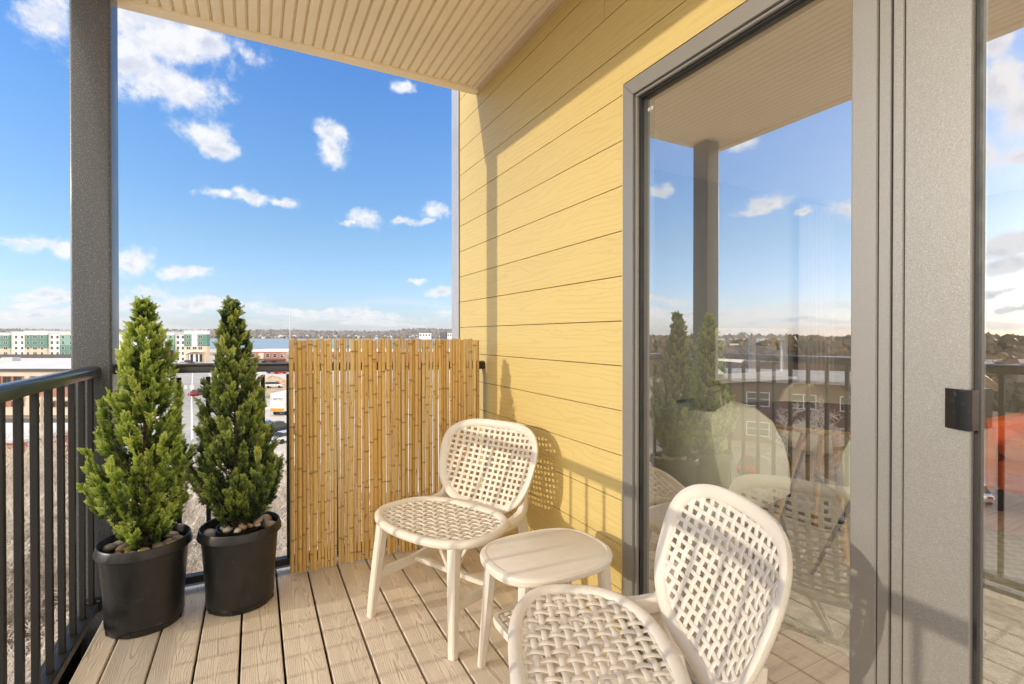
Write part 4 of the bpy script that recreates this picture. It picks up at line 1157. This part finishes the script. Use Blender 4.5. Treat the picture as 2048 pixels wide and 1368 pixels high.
# --- bare trees below the balcony and round the streets
M['twig'] = noisy('pale_bare_bark', (.62, .56, .49), .85, .25, 3)
M['twig2'] = noisy('grey_bare_bark', (.24, .20, .17), .85, .25, 3)
def bare_tree(seed, H, spread):
    rnd = random.Random(seed); tr = MB(); cr = MB()
    def grow(p, d, L, r, lev):
        n = 4; pts = [p]; rs = [r]; q = p.copy(); dd = d.copy()
        for i in range(n):
            dd = (dd + Vector((rnd.gauss(0, .16), rnd.gauss(0, .16), rnd.gauss(.05, .1)))).normalized(); q = q + dd * (L / n); pts.append(q.copy()); rs.append(max(r * (1 - .6 * (i + 1) / n), .013))
        (tr if lev == 0 else cr).tube(pts, rs, 8 if lev == 0 else (5 if lev < 3 else 3), cap=False)
        if lev >= 5: return
        kk = (7, 6, 5, 5, 4)[lev]
        for k in range(kk):
            t = (.35 if lev == 0 else .2) + (.65 if lev == 0 else .8) * (k + rnd.random()) / kk; j = min(n - 1, int(t * n)); c = pts[j].lerp(pts[j + 1], t * n - j)
            a = rnd.uniform(0, 6.283); side = Vector((math.cos(a), math.sin(a), rnd.uniform(-.1, .5))) * spread
            grow(c, (dd * .75 + side).normalized(), L * rnd.uniform(.48, .66), rs[j] * .55, lev + 1)
    grow(Vector((0, 0, 0)), Vector((0, 0, 1)), H * .55, H * .017, 0)
    return tr, cr
tp = []
for sd, H, sp_ in ((1, 10, .8), (2, 9, 1.0), (3, 8, .9)):
    tr, cr = bare_tree(sd, H, sp_); e = empty('bare_tree'); tr.build('trunk', M['twig'], e); cr.build('crown', M['twig'], e); tp.append(e)
used = [0, 0, 0]; rnd = random.Random(41)
def put_tree(x, y, s, label, group):
    i = rnd.randint(0, 2); o = tp[i] if not used[i] else copy_tree(tp[i]); used[i] = 1
    o.location = (x, y, G); o.rotation_euler = (0, 0, rnd.uniform(0, 6.28)); o.scale = (s, s, s * rnd.uniform(.9, 1.1)); tag(o, label, 'tree', group)
for x, y in ((-9, 24), (-14, 30), (-5.5, 19), (-11, 19), (-3.5, 27), (-7.5, 31), (-2, 17), (-1.0, 23), (1.0, 20), (2.2, 27), (-5, 13), (-2.2, 12), (-8.5, 14), (.6, 13.5), (3.4, 18), (-12.5, 24.5), (-17, 24), (-4.3, 22.5), (-1.2, 31), (-6.6, 26.5), (-9.8, 33), (-11.5, 28), (-14.5, 36), (-8, 22), (-6.8, 17), (-16, 40), (-12.5, 38), (-10.2, 37), (-5.0, 33), (-9.6, 29)):
    put_tree(x, y, rnd.uniform(.72, .95), 'bare pale twiggy tree in the thicket below the balcony', 'bare trees below the balcony')
for x, y, lab in ((*CF(-93, 205)[:2], 'bare grey tree in front of the lake by the brick office'), (*LF(-2, 46)[:2], 'bare tree in the lot before the brown brick hall'), (*LF(9, 52)[:2], 'second bare tree in the lot, right of the other before the hall')):
    put_tree(x, y, 1.0, lab, 'bare trees in the town')
def scrub():
    rnd = random.Random(77); b = MB()
    for i in range(8000):
        az = rnd.uniform(-40, 22); d = 9 + 34 * rnd.random() ** .8; x, y = d * math.sin(R(az)), d * math.cos(R(az))
        if x > 2 + (y - 10) * .12: continue
        L = rnd.uniform(1.0, 3.2); a = rnd.uniform(0, 6.28); p = Vector((x, y, G + 3.6 * rnd.random() ** 2.2)); q = p + Vector((math.cos(a) * L * .6, math.sin(a) * L * .6, L * rnd.uniform(.1, .8))); mid = p.lerp(q, .5) + Vector((rnd.gauss(0, .12), rnd.gauss(0, .12), .12))
        b.tube([p, mid, q], [.032, .024, .012], 3, cap=False)
    tag(b.build('scrub', M['twig']), kind='stuff')
scrub()
def red_tree():
    rnd = random.Random(9); D = 262; a = (358 - 1024) / 987 * D
    t = empty('autumn_tree', CF(a, D - 8, G), 0, 'small dark red autumn tree before the white apartment wall', 'tree')
    m = MB(); m.tube([(0, 0, 0), (0, 0, 3)], [.2, .12], 8); m.build('trunk', M['bark'], t); c = MB()
    for i in range(900):
        v = Vector((rnd.gauss(0, 1), rnd.gauss(0, 1), rnd.gauss(0, 1))).normalized() * rnd.random() ** .5; p = Vector((v.x * 3, v.y * 3, 4.6 + v.z * 2.8)); n = Vector((rnd.gauss(0, 1), rnd.gauss(0, 1), rnd.gauss(0, 1))).normalized(); u = n.orthogonal().normalized() * .28; w = n.cross(u)
        c.add([p - u, p + w, p + u, p - w], [(0, 1, 2, 3)], rnd.random())
    c.build('crown', leaf_mat('dark_red_leaf', [(0, (.06, .02, .018)), (1, (.16, .05, .035))], .2), t, attr=True)
red_tree()

# ------------------------------------------------------------------ the air over the town
def build_haze():
    m = bpy.data.materials.new('pale_air'); m.use_nodes = True; t = NT(m.node_tree); t.n.remove(t.n['Principled BSDF'])
    v = t.node('ShaderNodeVolumePrincipled', {'Color': (.86, .92, 1.0), 'Density': HAZE, 'Anisotropy': .2})
    t.l.new(v.outputs[0], t.n['Material Output'].inputs['Volume'])
    b = MB(); b.box(-9500, 9500, -9500, 9500, G - 1.2, 120); tag(b.build('haze', m), kind='stuff')
HAZE = .00006
if HAZE: build_haze()
# ------------------------------------------------------------------ sky, clouds, sun
SUN_D = Vector((1, -.0647, -.228)).normalized()
EL = math.asin(-SUN_D.z); AZ = math.atan2(-SUN_D.x, -SUN_D.y)   # direction towards the sun, from +Y
def build_world():
    w = bpy.data.worlds.new('World'); sc.world = w; w.use_nodes = True
    t = NT(w.node_tree); bg = t.n['Background']
    sky = t.node('ShaderNodeTexSky', sky_type='NISHITA', sun_disc=False, sun_elevation=EL, sun_rotation=AZ, altitude=0, air_density=1.0, dust_density=.35, ozone_density=2.2)
    d = t.n.new('ShaderNodeTexCoord').outputs['Generated']
    x, y, z = t.xyz(d)
    az = t.math('ARCTAN2', x, y); el = t.math('ARCSINE', z)
    p = t.comb(az, t.math('MULTIPLY', el, 1.0), 0.0)
    warp = t.node('ShaderNodeTexNoise', {'Vector': p, 'Scale': 9.0, 'Detail': 4.0, 'Roughness': .6})
    p2 = t.vm('ADD', p, t.vm('MULTIPLY', t.vm('SUBTRACT', warp.outputs['Color'], (.5, .5, .5)), (.11, .06, 0)))
    acc = None
    for a, e, ra, re in CLOUDS:
        v = t.vm('MULTIPLY', t.vm('SUBTRACT', p2, (a, e, 0)), (1 / ra, 1 / re, 0))
        L = t.vm('LENGTH', v, out=1)
        acc = L if acc is None else t.math('MINIMUM', acc, L)
    field = t.math('SUBTRACT', 1.0, acc)
    def fb(off):
        return t.noise(t.vm('ADD', p, off), 17, 9, .66)
    n0 = fb((0, 0, 0)); n1 = fb((-.018, .022, 0))
    den = t.math('ADD', t.math('MAXIMUM', field, -1.2), t.math('MULTIPLY', t.math('SUBTRACT', n0, .5), 2.7))
    alpha = t.math('POWER', t.smooth(den, -.22, .70), 1.25)
    # thin haze streaks low over the horizon
    st = t.noise(t.vm('MULTIPLY', p, (5., 34., 1.)), 1, 5, .6)
    low = t.math('MULTIPLY', t.smooth(st, .44, .66), t.math('SUBTRACT', 1.0, t.smooth(t.math('ABSOLUTE', t.math('SUBTRACT', el, .028)), .012, .06)))
    alpha = t.math('MAXIMUM', alpha, t.math('MULTIPLY', low, .75))
    # unseen bright cloud added for fill light: sunward, behind the viewer and overhead
    fill_cloud = t.math('MAXIMUM', t.math('SUBTRACT', 1.0, t.smooth(y, -.12, .22)), t.smooth(el, .74, 1.0))
    fill_cloud = t.math('MULTIPLY', fill_cloud, t.smooth(t.noise(t.vm('MULTIPLY', d, (2.2, 2.2, 4.)), 1, 5, .6), .22, .5))
    alpha = t.math('MAXIMUM', alpha, fill_cloud)
    lit = t.smooth(t.math('ADD', t.math('SUBTRACT', n0, n1), t.math('MULTIPLY', t.math('SUBTRACT', den, .5), -.05)), -.12, .10)
    thick = t.smooth(den, .15, 1.1)
    ccol = t.mix(t.math('MULTIPLY', t.math('SUBTRACT', 1.0, lit), thick), CLOUD_LIT, CLOUD_SHADE)
    near = t.smooth(t.math('MULTIPLY', x, -1.0), .45, .80)      # sky and clouds brighten towards the sun
    sc_v = t.vm('SCALE', ccol, None); t.l.new(t.math('ADD', 1.0, t.math('MULTIPLY', near, .65)), sc_v.node.inputs['Scale']); ccol = sc_v
    ccol = t.mix(t.math('MULTIPLY', fill_cloud, .85), ccol, CLOUD_FILL)
    hsv = t.node('ShaderNodeHueSaturation', {'Color': sky.outputs[0], 'Saturation': SKY_SAT, 'Value': 1.0})
    grad = t.ramp(t.math('MULTIPLY', el, 1 / .7, clamp=True), SKY_RAMP)
    tint = t.mix(1.0, hsv.outputs[0], grad, 'MULTIPLY')
    gain = t.math('ADD', SKY_GAIN, t.math('MULTIPLY', near, SKY_NEAR))
    col = t.vm('SCALE', t.mix(t.math('MULTIPLY', alpha, .93), tint, ccol), None)
    t.l.new(gain, col.node.inputs['Scale'])
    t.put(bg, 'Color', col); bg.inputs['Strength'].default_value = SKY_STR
    w.cycles.sampling_method = 'MANUAL'; w.cycles.sample_map_resolution = 512
CLOUDS = [
(-0.124, 0.460, 0.110, 0.047), (-0.168, 0.414, 0.074, 0.048), (-0.107, 0.399, 0.064, 0.036), (-0.071, 0.463, 0.063, 0.028), (-0.151, 0.475, 0.106, 0.038), (-0.276, 0.437, 0.043, 0.035), (-0.075, 0.338, 0.046, 0.026), (-0.053, 0.320, 0.034, 0.025), (0.132, 0.368, 0.039, 0.027), (0.138, 0.347, 0.039, 0.029), (0.257, 0.465, 0.022, 0.013), (-0.065, 0.239, 0.027, 0.009), (-0.015, 0.241, 0.041, 0.013), (0.041, 0.241, 0.031, 0.013), (0.182, 0.227, 0.040, 0.017), (0.154, 0.218, 0.031, 0.008), (0.325, 0.235, 0.032, 0.017), (0.304, 0.219, 0.029, 0.009), (0.257, 0.222, 0.022, 0.011), (-0.293, 0.129, 0.036, 0.015), (-0.267, 0.123, 0.031, 0.015), (-0.308, 0.132, 0.020, 0.006), (-0.177, 0.117, 0.026, 0.022), (-0.094, 0.103, 0.038, 0.014), (-0.143, 0.073, 0.022, 0.012), (-0.286, 0.068, 0.042, 0.009), (-0.256, 0.061, 0.038, 0.009), (-0.084, 0.056, 0.117, 0.014), (-0.153, 0.048, 0.068, 0.011), (0.092, 0.046, 0.110, 0.011), (0.163, 0.038, 0.126, 0.009), (-0.283, 0.037, 0.079, 0.010), (-0.293, 0.052, 0.036, 0.007), (0.340, 0.086, 0.032, 0.011), (0.291, 0.104, 0.020, 0.006), (0.219, 0.026, 0.098, 0.007), (0.345, 0.049, 0.018, 0.007), (-0.912, 0.346, 0.035, 0.015), (-0.775, 0.272, 0.030, 0.012), (-0.945, 0.230, 0.045, 0.018), (-0.929, 0.221, 0.038, 0.010), (-1.023, 0.210, 0.015, 0.008), (-1.073, 0.208, 0.029, 0.017), (-1.250, 0.405, 0.030, 0.042), (-1.258, 0.340, 0.041, 0.044), (-1.288, 0.305, 0.033, 0.044), (-1.253, 0.259, 0.036, 0.022), (-1.284, 0.248, 0.034, 0.018), (-1.259, 0.137, 0.053, 0.032), (-1.279, 0.106, 0.045, 0.018), (-1.252, 0.068, 0.036, 0.008), (-1.280, 0.047, 0.040, 0.008), (-0.844, 0.044, 0.182, 0.011), (-0.977, 0.028, 0.144, 0.008), (-0.780, 0.069, 0.053, 0.009)
]
CLOUD_LIT = (4.2, 4.2, 4.25); CLOUD_SHADE = (2.8, 3.0, 3.5)
CLOUD_FILL = (11.5, 10.2, 8.4)  # colour of the unseen cloud added for fill light
SKY_NEAR = .1; SKY_GAIN = 1.33
SKY_SAT = 1.0
SKY_RAMP = [(0, (.70, .80, 1.35)), (.075, (.73, .82, 1.20)), (.25, (.76, .87, 1.04)), (.5, (.70, .95, 1.25)), (.87, (.54, .93, 1.50))]
SKY_STR = .15
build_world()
sun = bpy.data.lights.new('sun', 'SUN'); sun.energy = 2.05; sun.angle = R(.5); sun.color = (1.0, .88, .70)
so = bpy.data.objects.new('sun', sun); COL.objects.link(so); so.rotation_euler = SUN_D.to_track_quat('-Z', 'Y').to_euler(); so.location = (-20, 2, 10)

# ------------------------------------------------------------------ camera and render settings
cam = bpy.data.cameras.new('camera'); co = bpy.data.objects.new('camera', cam); COL.objects.link(co); sc.camera = co
co.location = (0, 0, 1.2); co.rotation_euler = (R(90 - .36), 0, -TH)
cam.sensor_width = 36; cam.lens = 987 / 2048 * 36; cam.shift_y = -6.6 / 2048; cam.clip_start = .02; cam.clip_end = 30000
sc.view_settings.view_transform = 'Standard'; sc.view_settings.look = 'None'; sc.view_settings.gamma = 1
sc.view_settings.exposure = 0.27
sc.cycles.max_bounces = 10; sc.cycles.transparent_max_bounces = 16; sc.cycles.diffuse_bounces = 5; sc.cycles.glossy_bounces = 5
sc.cycles.use_denoising = True
sc.cycles.sample_clamp_indirect = 8
